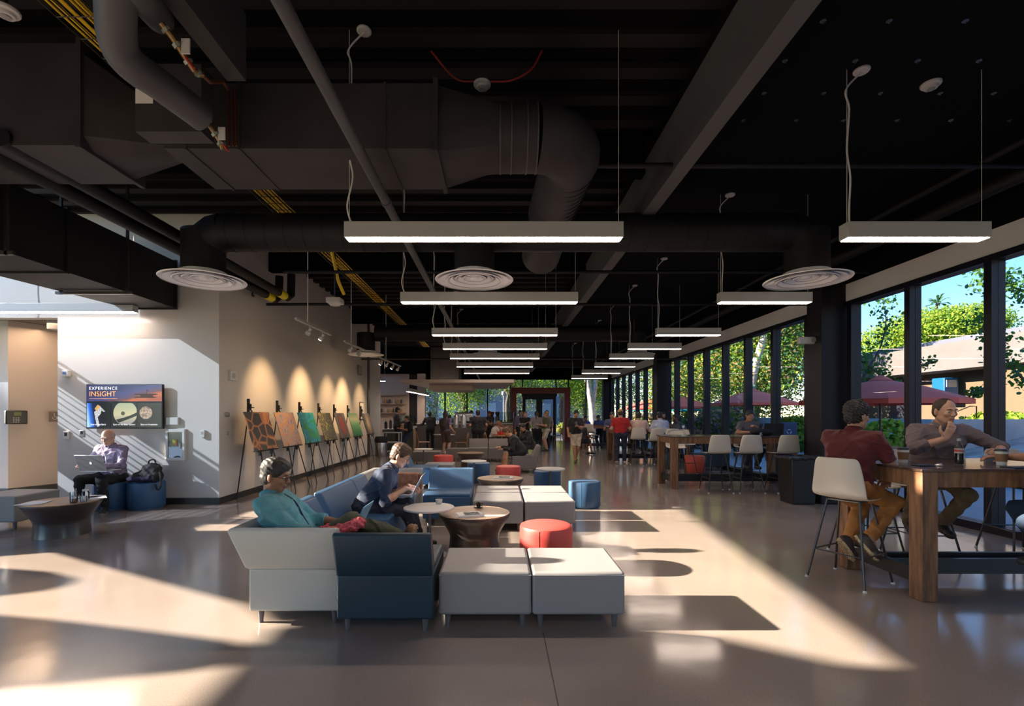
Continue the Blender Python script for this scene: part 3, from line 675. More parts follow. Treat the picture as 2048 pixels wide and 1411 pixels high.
# bar tables, stools
bar_table('nearest timber bar table with cups, bottle and two men',3.38,5.75,3.86,4.86)
bar_table('middle timber bar table with three white stools and a laptop user',3.52,6.12,9.84,10.8)
bar_table('far timber bar table where the group leans together',3.62,6.1,15.3,16.25)
bar_table('farthest timber bar table with two people in blue',3.7,6.1,21.4,22.3)
stool('white shell stool the maroon-shirted man sits on',3.19,4.40,R(-62))
stool('white shell stool half out of view at the right table edge',4.3,3.28,R(28))
stool('white shell stool under the laughing man in the grey shirt',4.46,5.12,R(180))
stool('empty white shell stool at the far side, right of the laughing man',5.65,5.25,R(172))
stool('empty white shell stool at the far side, behind the coffee cup',3.95,5.2,R(186))
for x,l in ((4.28,'leftmost'),(4.89,'middle'),(5.60,'rightmost')):
    stool(f'{l} of three white shell stools along the near side of the middle bar table',x,9.52,R(random.uniform(-4,4)))
stool('white shell stool across the middle bar table, facing the camera',4.15,11.3,R(165))
stool('white shell stool beyond the middle bar table nearer the windows',4.85,12.6,R(178))
stool('white shell stool under the man holding a phone',5.75,11.2,R(180))
stool('white shell stool under the man in the pale pink shirt',4.3,14.95,R(-10))
stool('white shell stool behind the pale pink shirt man',4.55,14.1,R(5))
stool('white shell stool behind the man in the white-blue shirt',4.95,13.9,R(-4))
stool('white shell stool under the man in the white-blue shirt',5.0,15.0,R(0))
stool('white shell stool beside the farthest bar table with its back sideways',3.5,18.3,R(-85))
stool('white shell stool at the farthest bar table beside the two people in blue',4.0,21.0,R(-30))
# dark lounge chair near the windows under the middle table
lounge('dark navy lounge seat near the windows behind the middle bar table',5.75,13.4,fab_navy,'chair',rz=PI/2)
round_stool('navy round pouf by the windows beside the terracotta stool',4.75,13.6,fab_navy)
# bins
def bin_(label,x,y,w,d,h):
    t=thing('trash_bin',label,'trash bin',(x,y,0))
    b=MB(); b.box((0,0,h/2),(w,d,h),taper=.82); b.build('bin_body',blackm,t,bevel=.02,bseg=3)
    b=MB(); rr=random.Random(5); n=40; pts=[]
    for i in range(n+1):
        a=2*PI*i/n; c,s=math.cos(a),math.sin(a); k=1/max(abs(c)/(w/2+.012),abs(s)/(d/2+.012)); pts.append((c*k,s*k,h-.01+(rr.uniform(-.012,.02) if i%n else 0)))
    b.tube(pts,.022,8); b.build('bag_liner',blackbag,t); return t
bin_('square black bin left of the dark column, bag folded over its rim',5.13,8.3,.46,.46,.78)
bin_('square black bin behind the maroon-shirted man, hard against the column',5.62,8.33,.44,.44,.78)
t=thing('steel_trash_can','round steel trash can with black liner near the cafe','trash can',(-4.3,17.75,0))
b=MB(); b.lathe([(.20,0),(.21,.02),(.21,.62),(.2,.64)],seg=32); b.build('can_body',chrome,t)
b=MB(); b.lathe([(.21,.5),(.225,.52),(.23,.64),(.21,.72),(.17,.70),(.0,.66)],seg=32); b.build('bag_liner',blackbag,t)
# ---------------- signed-distance sculpting
class Sdf:
    def __init__(s,h): s.h=h; s.p=[]; s.cuts=[]
    def cone(s,a,b,ra,rb,k=.02): s.p.append(('c',np.array(a,float),np.array(b,float),ra,rb,k,None)); return s
    def ell(s,c,r,Rm=None,k=.02): s.p.append(('e',np.array(c,float),np.array(r,float),0,0,k,None if Rm is None else np.array(Rm,float))); return s
    def cut(s,fn): s.cuts.append(fn); return s
    def mesh(s,noise=None):
        lo=np.full(3,1e9); hi=-lo
        for q in s.p:
            if q[0]=='c':
                r=max(q[3],q[4]); lo=np.minimum(lo,np.minimum(q[1],q[2])-r); hi=np.maximum(hi,np.maximum(q[1],q[2])+r)
            else: r=q[2].max(); lo=np.minimum(lo,q[1]-r); hi=np.maximum(hi,q[1]+r)
        h=s.h; lo=lo-3*h-.012; hi=hi+3*h+.012; n=np.ceil((hi-lo)/h).astype(int)+1
        Fd=np.full(n,1.0,np.float32); ax=[lo[i]+h*np.arange(n[i]) for i in range(3)]
        for q in s.p:
            if q[0]=='c': r=max(q[3],q[4]); l=np.minimum(q[1],q[2])-r; u=np.maximum(q[1],q[2])+r
            else: r=q[2].max(); l=q[1]-r; u=q[1]+r
            m=q[5]+3*h+.012; i0=np.maximum(0,np.floor((l-m-lo)/h).astype(int)); i1=np.minimum(n,np.ceil((u+m-lo)/h).astype(int)+1)
            X=ax[0][i0[0]:i1[0]][:,None,None]; Y=ax[1][i0[1]:i1[1]][None,:,None]; Z=ax[2][i0[2]:i1[2]][None,None,:]
            if q[0]=='c':
                a,b=q[1],q[2]; d=b-a; dd=max(1e-9,d@d); px,py,pz=X-a[0],Y-a[1],Z-a[2]
                t=np.clip((px*d[0]+py*d[1]+pz*d[2])/dd,0,1)
                D=np.sqrt((px-t*d[0])**2+(py-t*d[1])**2+(pz-t*d[2])**2)-(q[3]+t*(q[4]-q[3]))
            else:
                c,rr=q[1],q[2]; px,py,pz=X-c[0],Y-c[1],Z-c[2]
                if q[6] is not None:
                    M=q[6]; px,py,pz=(M[0,0]*px+M[1,0]*py+M[2,0]*pz, M[0,1]*px+M[1,1]*py+M[2,1]*pz, M[0,2]*px+M[1,2]*py+M[2,2]*pz)
                k0=np.sqrt((px/rr[0])**2+(py/rr[1])**2+(pz/rr[2])**2); k1=np.sqrt((px/rr[0]**2)**2+(py/rr[1]**2)**2+(pz/rr[2]**2)**2)+1e-9
                D=k0*(k0-1)/k1
            sl=Fd[i0[0]:i1[0],i0[1]:i1[1],i0[2]:i1[2]]; k=q[5]
            hh=np.maximum(k-np.abs(sl-D),0)/max(k,1e-6); sl[...]=np.minimum(sl,D)-hh*hh*k*.25
        if noise or s.cuts:
            X,Y,Z=np.meshgrid(*ax,indexing='ij',sparse=True)
            if noise:
                amp,fr=noise
                N=(np.sin(X*fr+1.3*np.sin(Z*fr*.8)+.7)*np.sin(Y*fr*1.1+1.1*np.sin(X*fr*.9))+np.sin(Z*fr*1.4+Y*fr*.9+1.7*np.sin(X*fr*.6)))*.5
                if amp>.004 and fr<60:
                    w1=np.sin(X*fr*.55+Z*fr*.3+1.5*np.sin(Y*fr*.4+Z*fr*.25)+.4); w2=np.sin(Z*fr*.75-Y*fr*.35+1.8*np.sin(X*fr*.33+Z*fr*.2)); N=N*.6+1.1*((1-np.abs(w1))**2*(.5+.5*w2)+.6*(1-np.abs(w2))**3)-.35
                    N=-N
                Fd+=(N*amp).astype(np.float32)
            for fn in s.cuts: Fd=np.maximum(Fd,fn(X,Y,Z).astype(np.float32))
        # surface nets
        ins=Fd<0
        nx,ny,nz=[v-1 for v in Fd.shape]
        C=[(i,j,k) for i in (0,1) for j in (0,1) for k in (0,1)]
        cnt=np.zeros((nx,ny,nz),np.int8)
        for i,j,k in C: cnt+=ins[i:i+nx,j:j+ny,k:k+nz]
        cell=(cnt>0)&(cnt<8); idx=np.argwhere(cell)
        if len(idx)==0: return np.zeros((0,3)),np.zeros((0,4),int)
        vid=np.full((nx,ny,nz),-1,np.int32); vid[cell]=np.arange(len(idx))
        acc=np.zeros((len(idx),3)); w=np.zeros(len(idx)); val={c:Fd[idx[:,0]+c[0],idx[:,1]+c[1],idx[:,2]+c[2]] for c in C}
        for c in C:
            for a in range(3):
                if c[a]==0:
                    e=list(c); e[a]=1; e=tuple(e); v0,v1=val[c],val[e]; m=(v0<0)!=(v1<0)
                    t=np.where(m,v0/(v0-v1+1e-12),0); p=np.tile(np.array(c,float),(len(idx),1)); p[:,a]=t
                    acc[m]+=p[m]; w[m]+=1
        V=lo+h*(idx+acc/w[:,None])
        Q=[]
        for a in range(3):
            b,c=(a+1)%3,(a+2)%3
            s0=[slice(None)]*3; s1=[slice(None)]*3; s0[a]=slice(0,-1); s1[a]=slice(1,None)
            A=ins[tuple(s0)]; B=ins[tuple(s1)]; E=np.argwhere(A!=B)
            E=E[(E[:,b]>0)&(E[:,c]>0)&(E[:,b]<Fd.shape[b]-1)&(E[:,c]<Fd.shape[c]-1)]
            def g(db,dc):
                q=E.copy(); q[:,b]-=db; q[:,c]-=dc; return vid[q[:,0],q[:,1],q[:,2]]
            quad=np.stack([g(1,1),g(0,1),g(0,0),g(1,0)],1); fl=A[E[:,0],E[:,1],E[:,2]]
            quad[~fl]=quad[~fl][:,::-1]; Q.append(quad)
        return V,np.concatenate(Q)
def V3(*a): return np.array(a,float)
def unit(v): return v/(np.linalg.norm(v)+1e-12)
def ik(a,c,l1,l2,hint):
    d=c-a; L=np.linalg.norm(d); Lm=(l1+l2)*.995
    if L>Lm: c=a+d/L*Lm; d=c-a; L=Lm
    u=d/L; x=(l1*l1-l2*l2+L*L)/(2*L); hh=math.sqrt(max(0,l1*l1-x*x)); p=hint-u*(hint@u); p=unit(p)
    return a+u*x+p*hh, c
def rotx(a): c,s=math.cos(a),math.sin(a); return np.array([[1,0,0],[0,c,-s],[0,s,c]])
def rotz(a): c,s=math.cos(a),math.sin(a); return np.array([[c,-s,0],[s,c,0],[0,0,1]])
def roty(a): c,s=math.cos(a),math.sin(a); return np.array([[c,0,s],[0,1,0],[-s,0,c]])
SKIN={'light':(.46,.25,.17),'tan':(.36,.18,.11),'brown':(.22,.105,.06),'olive':(.30,.16,.095)}
def hand(S_,w,d,up,side,curl,r,spread=1,kf=.006):
    """w wrist, d finger direction, up = back-of-hand normal, side = +1/-1 thumb side"""
    d=unit(d); up=unit(up-d*(up@d)); lat=np.cross(d,up)*side   # toward the thumb
    pc=w+d*.045
    for o in (-.026,-.009,.009,.026): S_.cone(w+lat*o*.6+d*.005,w+d*.085+lat*o,.014*r,.0115*r,.012)
    for i,(o,L) in enumerate(((.028,.072),(.0095,.080),(-.0095,.074),(-.027,.058))):
        p=w+d*.088+lat*o; dd=unit(d+lat*o*2.2*spread); a=0
        for sgl,f in zip((.45,.32,.23),(.35,.9,.8)):
            a+=curl*f*(1+.12*i); q=p+(dd*math.cos(a)-up*math.sin(a))*L*sgl; S_.cone(p,q,.0092*r,.008*r,kf); p=q
    t0=w+d*.022+lat*.026; t1=t0+unit(d*.6+lat*.8-up*(.25+.2*curl))*.040; t2=t1+unit(d*.85+lat*(.45-.3*curl)-up*(.25+.4*curl))*.032; t3=t2+unit(d-up*(.2+.5*curl)+lat*(.1-.3*curl))*.024
    S_.cone(t0,t1,.014*r,.0115*r,.012); S_.cone(t1,t2,.0112*r,.0098*r,kf); S_.cone(t2,t3,.0098*r,.008*r,kf)
def person(label,loc,rz,hip=(0,0,.94),lean=0,side=0,twist=0,head=(0,0),wr=None,wl=None,er=(.35,-.5,-1),el=(-.35,-.5,-1),ar=(.1,0,.08),al=(-.1,0,.08),kr=(0.05,1,.3),kl=(-.05,1,.3),
           hr=None,hl=None,ur=None,ul=None,curl=(.5,.5),tr=(0,1,0),tl=(0,1,0),skin='light',hair='short',hairc=(.02,.012,.008),top='short',topc=(.2,.2,.2),bot='pants',botc=(.03,.03,.05),shoec=(.02,.02,.02),
           h=.009,hh=None,scale=1,glasses=False,collar=True,beard=False,cap=None,group=None,soles=None,placket=None,extra=None,build=1.0,smile=False,topvar=0,rollf=.42):
    t=thing('person',label,'person',loc,rz,group,scale)
    hip=V3(*hip); up=unit(roty(side)@rotx(-lean)@V3(0,0,1)); X=rotz(twist)@V3(1,0,0); X=unit(X-up*(X@up)); FW=np.cross(up,X)
    B=build; waist=hip+up*.14; chest=hip+up*.32+FW*.0; nb=hip+up*.485; nk=nb+unit(up+V3(0,0,.5)+FW*.25)*.045
    sh={1:hip+up*.435+X*.180*B,-1:hip+up*.435-X*.180*B}; hj={1:hip+X*.092*B-up*.01,-1:hip-X*.092*B-up*.01}
    RH=rotz(head[0])@rotx(-head[1]); hc=nk+RH@V3(0,.022,.115)
    # default arms
    if wr is None: wr=sh[1]+V3(.08,.08,-.5)
    if wl is None: wl=sh[-1]+V3(-.08,.08,-.5)
    W={1:V3(*wr),-1:V3(*wl)}; EL={};
    for s_,hint in ((1,er),(-1,el)): EL[s_],W[s_]=ik(sh[s_],W[s_],.285,.25,V3(*hint))
    A={1:V3(*ar),-1:V3(*al)}; K={}
    for s_,hint in ((1,kr),(-1,kl)): K[s_],A[s_]=ik(hj[s_],A[s_],.43,.41,V3(*hint))
    TO={1:unit(V3(*tr)),-1:unit(V3(*tl))}; HD={1:hr,-1:hl}; UP={1:ur,-1:ul}
    def torso(S_,o,k=.05):
        S_.cone(sh[1]-up*.005-X*.03,sh[-1]-up*.005+X*.03,.062+o,.062+o,k)
        S_.cone(hip+up*.34+X*.075*B+FW*.005,hip+up*.34-X*.075*B+FW*.005,(.112)*B+o,.112*B+o,k)
        S_.cone(hip+up*.22+X*.065*B+FW*.01,hip+up*.22-X*.065*B+FW*.01,.104*B+o,.104*B+o,k)
        S_.cone(waist+X*.06*B,waist-X*.06*B,.106*B+o,.106*B+o,k)
    def pelvis(S_,o,k=.04):
        S_.cone(hip+up*.03+X*.065*B,hip+up*.03-X*.065*B,.112*B+o,.112*B+o,k); S_.cone(hj[1]-FW*.02,hj[-1]-FW*.02,.095*B+o,.095*B+o,k)
    G=Sdf(h); torso(G,0); pelvis(G,0); G.cone(nb-up*.03,nk+(hc-nk)*.35,.062,.054,.03); G.cone(sh[1]*.4+nb*.6,sh[-1]*.4+nb*.6,.045,.045,.04)
    for s_ in (1,-1):
        G.cone(sh[s_],EL[s_],.054*B,.042,.03); m=EL[s_]*.65+W[s_]*.35; G.cone(EL[s_],m,.041,.040,.015); G.cone(m,W[s_],.038,.026,.015)
        G.cone(hj[s_],K[s_],.083*B,.055,.03); m=K[s_]*.7+A[s_]*.3; G.cone(K[s_],m,.053,.054,.02); G.cone(m,A[s_],.052,.036,.02); G.cone(A[s_],A[s_]+V3(0,0,-.03)+TO[s_]*.02,.036,.034,.02)
    # head
    def hp(*a): return hc+RH@V3(*a)
    G.ell(hp(0,-.012,.032),(.074,.094,.088),RH,.02); G.ell(hp(0,.018,-.028),(.061,.072,.082),RH,.03); G.ell(hp(0,.052,-.085),(.030,.030,.026),RH,.025)
    G.cone(hp(-.045,.01,-.06),hp(-.02,.055,-.088),.022,.02,.02); G.cone(hp(.045,.01,-.06),hp(.02,.055,-.088),.022,.02,.02)
    if h<.0085 or hh:
        pass
    fin=h<.0085
    G.cone(hp(0,.088,.010),hp(0,.110,-.024),.009,.0125,.012); G.cone(hp(-.012,.098,-.030),hp(.012,.098,-.030),.009,.009,.006)
    G.cone(hp(-.034,.083,.028),hp(.034,.083,.028),.011,.011,.012)
    G.ell(hp(-.038,.068,-.02),(.02,.018,.02),RH,.012); G.ell(hp(.038,.068,-.02),(.02,.018,.02),RH,.012)
    G.cone(hp(-.017,.087,-.056),hp(.017,.087,-.056),.0075,.0075,.006); G.cone(hp(-.014,.086,-.067),hp(.014,.086,-.067),.008,.008,.006)
    for s_ in (1,-1):
        G.ell(hp(s_*.077,-.012,-.004),(.010,.020,.032),RH@rotz(-s_*.35),.006); G.ell(hp(s_*.074,-.005,-.03),(.009,.012,.014),RH,.006)
    for s_ in (1,-1):
        d=HD[s_]; d=unit(W[s_]-EL[s_]) if d is None else unit(V3(*d)); u=UP[s_]; u=V3(0,0,1) if u is None else V3(*u)
        if abs(unit(u)@d)>.95: u=V3(0,1,0)
        hand(G,W[s_],d,u,-s_*1.0 if True else 1,curl[0 if s_==1 else 1],max(1.0,h*118 if not fin else 1.0),1)
    V,Q=G.mesh()
    sk=SKIN[skin] if isinstance(skin,str) else skin
    sm=mat('skin_%s'%('_'.join('%02d'%int(x*99) for x in sk)),sk,.5,spec=.4,var=.06,vscale=14)
    lipm=mat('lips_%s'%('_'.join('%02d'%int(x*99) for x in sk)),(sk[0]*.85,sk[1]*.5,sk[2]*.5),.45)
    cen=V[Q].mean(1); L=(cen-hc)@RH; lip=(np.abs(L[:,0])<.026)&(np.abs(L[:,2]+.0615)<.0125-(np.abs(L[:,0])*.25))&(L[:,1]>.082)
    body=mesh_np('body',V,Q,[sm,lipm],t,lip.astype(int)*1)
    out=dict(t=t,hc=hc,RH=RH,W=W,EL=EL,K=K,A=A,hip=hip,sh=sh,up=up,FW=FW,X=X,nb=nb)
    # eyes and brows
    if True:
        wm=mat('eye_white',(.55,.52,.5),.3); dm=mat('eye_iris',(.02,.012,.008),.2)
        for s_ in (1,-1):
            c=hp(s_*.031,.0755,.006); b=MB(); b.ell(c,(.0125,.0115,(.0068 if head[1]<.4 else .0045))); e=b.build('eye',wm,t)
            b=MB(); b.ell(hp(s_*.031,.0845,.004),(.0056,.004,.0056)); b.build('iris',dm,e)
        b=MB()
        for s_ in (1,-1): b.tube([hp(s_*.014,.093,.027),hp(s_*.031,.0935,.032),hp(s_*.048,.083,.027)],[.003,.0042,.002],6)
        b.build('eyebrows',mat('hair_%s'%('_'.join('%02d'%int(x*99) for x in hairc)),hairc,.6),t)
    if glasses:
        b=MB(); gm=mat('dark_eyeglass_frame',(.012,.008,.008),.3)
        for s_ in (1,-1):
            pts=[hp(s_*.033+.023*math.cos(a),.102-.004*abs(math.cos(a)),.004+.017*math.sin(a)) for a in np.linspace(0,2*PI,17)]; b.tube(pts,.0018,6)
            b.tube([hp(s_*.056,.098,.008),hp(s_*.076,.06,.010),hp(s_*.079,-.005,.006)],.0019,6)
        b.tube([hp(-.011,.104,.008),hp(0,.108,.010),hp(.011,.104,.008)],.0019,6); b.build('eyeglasses',gm,t)
    # hair
    hm=mat('hair_%s'%('_'.join('%02d'%int(x*99) for x in hairc)),hairc,.85,var=.35,vscale=60,bump=.35,bscale=260,spec=.15)
    hv=hh or h
    def local(Xg,Yg,Zg):
        a=Xg-hc[0]; b_=Yg-hc[1]; c_=Zg-hc[2]
        return (RH[0,0]*a+RH[1,0]*b_+RH[2,0]*c_, RH[0,1]*a+RH[1,1]*b_+RH[2,1]*c_, RH[0,2]*a+RH[1,2]*b_+RH[2,2]*c_)
    if hair!='none':
        Hs=Sdf(min(hv,.0075)); f=1.0; nz=(.006,150)
        if hair!='fringe': Hs.ell(hp(0,-.030,-.008),(.077,.080,.080),RH,.02)
        if hair=='short': Hs.ell(hp(0,-.016,.044),(.084,.102,.090),RH,.01); cut=lambda x,y,z:(.80*y-.60*z)-.024
        elif hair=='thick': Hs.ell(hp(0,-.012,.052),(.088,.108,.094),RH,.01); Hs.ell(hp(0,.045,.09),(.055,.04,.035),RH,.03); nz=(.0042,125); cut=lambda x,y,z:(.80*y-.60*z)-.030
        elif hair=='curly': Hs.ell(hp(0,-.016,.055),(.094,.110,.100),RH,.01); nz=(.011,150); cut=lambda x,y,z:(.78*y-.62*z)-.02
        elif hair=='receding': Hs.ell(hp(0,-.016,.036),(.080,.098,.088),RH,.01); nz=(.003,150); cut=lambda x,y,z:(.95*y-.30*z)-.020+np.maximum(0,.04-np.abs(x))*.7
        elif hair=='fringe': Hs.ell(hp(0,-.018,.018),(.080,.096,.080),RH,.01); nz=(.002,150); cut=lambda x,y,z:np.maximum(.9*y+.4*z-.018,z-.045)
        elif hair=='long':
            Hs.ell(hp(0,-.018,.040),(.086,.104,.092),RH,.01); cut=lambda x,y,z:np.maximum((.80*y-.45*z)-.03,-1)
            Hs.cone(hp(0,-.06,-.02),hp(0,-.085,-.20),.075,.05,.05)
        elif hair=='bun':
            Hs.ell(hp(0,-.016,.042),(.083,.100,.088),RH,.01); Hs.ell(hp(0,-.11,.06),(.035,.03,.035),RH,.02); cut=lambda x,y,z:(.80*y-.60*z)-.028
        elif hair=='pony':
            Hs.ell(hp(0,-.016,.042),(.083,.100,.088),RH,.01); Hs.cone(hp(0,-.10,.02),hp(0,-.13,-.18),.03,.018,.03); cut=lambda x,y,z:(.80*y-.60*z)-.028
        def hc_(Xg,Yg,Zg):
            x,y,z=local(Xg,Yg,Zg); low=-(z+.085) if hair not in('long','pony') else -(z+.5)
            ear=.022-np.sqrt((np.abs(x)-.08)**2+(y+.008)**2+(z+.008)**2) if hair not in('long',) else -1.0
            return np.maximum(np.maximum(cut(x,y,z),low),ear)
        Hs.cut(hc_); v,q=Hs.mesh(nz); mesh_np('hair',v,q,hm,t)
    if beard:
        Bs=Sdf(.0075); Bs.ell(hp(0,.020,-.045),(.0635,.075,.070),RH,.01); Bs.ell(hp(0,.054,-.087),(.033,.033,.030),RH,.02)
        def bc(Xg,Yg,Zg):
            x,y,z=local(Xg,Yg,Zg); m=.028-np.sqrt(x**2+(z+.0615)**2*3)
            return np.maximum(np.maximum(z+.025+.6*np.maximum(0,.02-0*y)*0,-y),m)
        Bs.cut(bc); v,q=Bs.mesh((.003,150)); mesh_np('beard',v,q,hm,t)
    if cap:
        Cs=Sdf(.008); Cs.ell(hp(0,-.014,.045),(.088,.106,.092),RH,.01)
        Cs.cut(lambda a,b_,c_:(lambda x,y,z:np.maximum(.035-z+.12*(y),np.sqrt(0*z+.0)-1))(*local(a,b_,c_))); v,q=Cs.mesh(); capo=mesh_np('cap_crown',v,q,mat('cap_%02d'%int(cap[0]*99),cap,.7),t)
        b=MB(); sgn=-1 if cap[0]>.3 else 1
        pts=[(.07*math.cos(a),sgn*(.075+.085*math.sin(a)),.045) for a in np.linspace(0,PI,13)]
        b.prism(pts,lambda p,q_:hp(p[0],p[1],p[2]+q_*.004)); b.build('cap_brim',mat('cap_%02d'%int(cap[0]*99),cap,.7),t)
    # clothes
    tn='%s_%s'%(top,'_'.join('%02d'%int(x*99) for x in topc)); tm=mat('shirt_'+tn,topc,.85,var=topvar or .12,vscale=30 if topvar else 6,bump=.25,bscale=70,sheen=.1)
    hs=hh or h
    T=Sdf(hs); torso(T,.016,.05); T.cone(hip+up*.05+X*.065*B,hip+up*.05-X*.065*B,.112*B+.02,.112*B+.02,.04)
    T.cone(sh[1]*.45+nb*.55-up*.01,sh[-1]*.45+nb*.55-up*.01,.056,.056,.04); T.cone(nb-up*.06,nb+up*.03,.088,.068,.02)
    for s_ in (1,-1):
        if top=='short': e=sh[s_]+(EL[s_]-sh[s_])*.72; T.cone(sh[s_],e,.054*B+.018,.062,.03)
        elif top=='tank': pass
        else:
            T.cone(sh[s_],EL[s_],.054*B+.017,.055,.03)
            f={'long':.97,'rolled':rollf}[top]; e=EL[s_]+(W[s_]-EL[s_])*f; T.cone(EL[s_],e,.053,.040 if top=='long' else .050,.02)
            if top=='rolled': T.cone(e-unit(W[s_]-EL[s_])*.03,e,.054,.054,.004)
            else: T.cone(e-unit(W[s_]-EL[s_])*.035,e,.042,.041,.004)
    n0,nu=nb+up*.026,up
    T.cut(lambda a,b_,c_:((a-n0[0])*nu[0]+(b_-n0[1])*nu[1]+(c_-n0[2])*nu[2])-0.0)
    if top!='tank' or True:
        # open ends of the sleeves
        for s_ in (1,-1):
            if top=='short': e=sh[s_]+(EL[s_]-sh[s_])*.72; d=unit(EL[s_]-sh[s_])
            elif top=='rolled': e=EL[s_]+(W[s_]-EL[s_])*rollf; d=unit(W[s_]-EL[s_])
            else: continue
            T.cut((lambda e,d:lambda a,b_,c_:np.minimum(((a-e[0])*d[0]+(b_-e[1])*d[1]+(c_-e[2])*d[2])-.012,.075-np.sqrt((a-e[0])**2+(b_-e[1])**2+(c_-e[2])**2)))(e,d))
    v,q=T.mesh((.010,38)); shirt=mesh_np('shirt' ,v,q,tm,t); out['shirt']=shirt
    if collar:
        b=MB(); c=nb+up*.030+FW*.010
        ring=[c+X*.067*math.cos(a)+FW*.066*math.sin(a)+up*(.012-.02*max(0,math.sin(a))) for a in np.linspace(PI*.58,PI*2.42,22)]
        A_=[b.bm.verts.new(p+up*.018-unit(p-c)*.006) for p in ring]; B_=[b.bm.verts.new(p-up*.026+unit(p-c)*.014) for p in ring]
        for i in range(21): b._f([A_[i],A_[i+1],B_[i+1],B_[i]])
        b.build('collar',mat('collar_'+tn,tuple(min(1,x*1.08) for x in topc),.85),t,solid=.006)
    if placket:
        b=MB(); pts=[nb+FW*.075-up*.01,hip+up*.36+FW*.134*B,hip+up*.22+FW*.13*B,hip+up*.10+FW*.132*B]; b.tube(smooth_path(pts,5),.006,6); b.build('button_placket',mat('placket_%02d'%int(placket[0]*99),placket,.7),t)
    if bot!='none':
        Pn=Sdf(hs); 
        Pn.cone(hip+up*.02+X*.065*B,hip+up*.02-X*.065*B,.112*B+.014,.112*B+.014,.04); Pn.cone(hj[1]-FW*.02,hj[-1]-FW*.02,.095*B+.015,.095*B+.015,.04)
        for s_ in (1,-1):
            if bot=='shorts': e=hj[s_]+(K[s_]-hj[s_])*.86; Pn.cone(hj[s_],e,.083*B+.016,.080,.03); d=unit(K[s_]-hj[s_]); Pn.cut((lambda e,d:lambda a,b_,c_:np.minimum(((a-e[0])*d[0]+(b_-e[1])*d[1]+(c_-e[2])*d[2])-.02,.11-np.sqrt((a-e[0])**2+(b_-e[1])**2+(c_-e[2])**2)))(e,d))
            else:
                Pn.cone(hj[s_],K[s_],.083*B+.016,.070,.03); e=K[s_]+(A[s_]-K[s_])*.96; Pn.cone(K[s_],e,.069,.056,.02)
                d=unit(A[s_]-K[s_]); Pn.cut((lambda e,d:lambda a,b_,c_:np.minimum(((a-e[0])*d[0]+(b_-e[1])*d[1]+(c_-e[2])*d[2])-.012,.085-np.sqrt((a-e[0])**2+(b_-e[1])**2+(c_-e[2])**2)))(e,d))
        v,q=Pn.mesh((.010,34)); mesh_np('trousers' if bot=='pants' else 'shorts',v,q,mat('cloth_%s'%('_'.join('%02d'%int(x*99) for x in botc)),botc,.85,var=.2,vscale=9,bump=.3,bscale=60),t)
    for s_ in (1,-1):
        a=A[s_]; to=TO[s_]; dn=unit(V3(0,0,-1)-to*(V3(0,0,-1)@to)); 
        heel=a-to*.035+dn*.045; toe=a+to*.155+dn*.052
        Sh=Sdf(max(.006,hs*.8)); Sh.cone(heel,toe,.036,.032,.01); Sh.cone(a+dn*.01,heel*.5+toe*.5+dn*-.002,.043,.040,.03)
        lat=np.cross(to,dn); Sh.cone(toe-to*.02+lat*.012,toe-to*.02-lat*.012,.034,.034,.02)
        base=a+dn*.078
        Sh.cut(lambda A_,B_,C_:((A_-base[0])*dn[0]+(B_-base[1])*dn[1]+(C_-base[2])*dn[2]))
        v,q=Sh.mesh(); so=mesh_np('shoe',v,q,mat('shoe_%s'%('_'.join('%02d'%int(x*99) for x in shoec)),shoec,.6),t)
        if soles:
            b=MB(); n=18; ring=[]
            for i in range(n):
                an=2*PI*i/n; cc=(heel+toe)/2; ring.append(cc+to*math.cos(an)*.135+lat*math.sin(an)*(.042+.006*math.cos(an)))
            off=((base-ring[0])@dn)
            A_=[b.bm.verts.new(p+dn*(((base-p)@dn)-.012)) for p in ring]; B_=[b.bm.verts.new(p+dn*(((base-p)@dn)+.010)) for p in ring]
            b._f(A_);b._f(B_[::-1])
            for i in range(n): b._f([A_[i],A_[(i+1)%n],B_[(i+1)%n],B_[i]])
            sl=b.build('sole',mat('sole_%02d'%int(soles[0]*99),soles,.8,var=.3,vscale=60,bump=.6,bscale=60),so)
            if soles[0]>.3:
                b=MB()
                for i in range(-4,5):
                    for j in (-1,0,1): 
                        cc=(heel+toe)/2+to*i*.026+lat*j*.022; b.box(cc+dn*(((base-cc)@dn)+.012),(.012,.012,.012),Matrix.Rotation(.78,3,Vector(dn)))
                b.build('tread_pattern',mat('sole_tread',(.30,.21,.12),.8),so)
    return out
import os
Q_=float(os.environ.get('PQ','1')) if False else 1.0
# seat height ~.43+: hip centre z ~.54
# 1 teal shirt man: faces +X in the room; local +Y forward
teal=person('man in a light teal shirt with glasses sitting in the pale grey corner seat',(-1.79,3.68,0),R(-86),hip=(0,.30,.47),lean=-.54,head=(0,.22),scale=1.0,
    wr=(.15,.54,.62),wl=(-.17,.54,.64),er=(.6,-.6,-1),el=(-.6,-.6,-1),ar=(-.02,1.02,.50),al=(-.12,.86,.09),tr=(.1,.35,1),kr=(0,.1,1),kl=(0,.3,1),curl=(.7,.7),
    skin='brown',hair='thick',hairc=(.012,.010,.010),top='rolled',topc=(.06,.21,.25),botc=(.05,.055,.035),shoec=(.16,.07,.03),h=.0065,glasses=True,placket=(.008,.02,.05),soles=(.34,.2,.1))
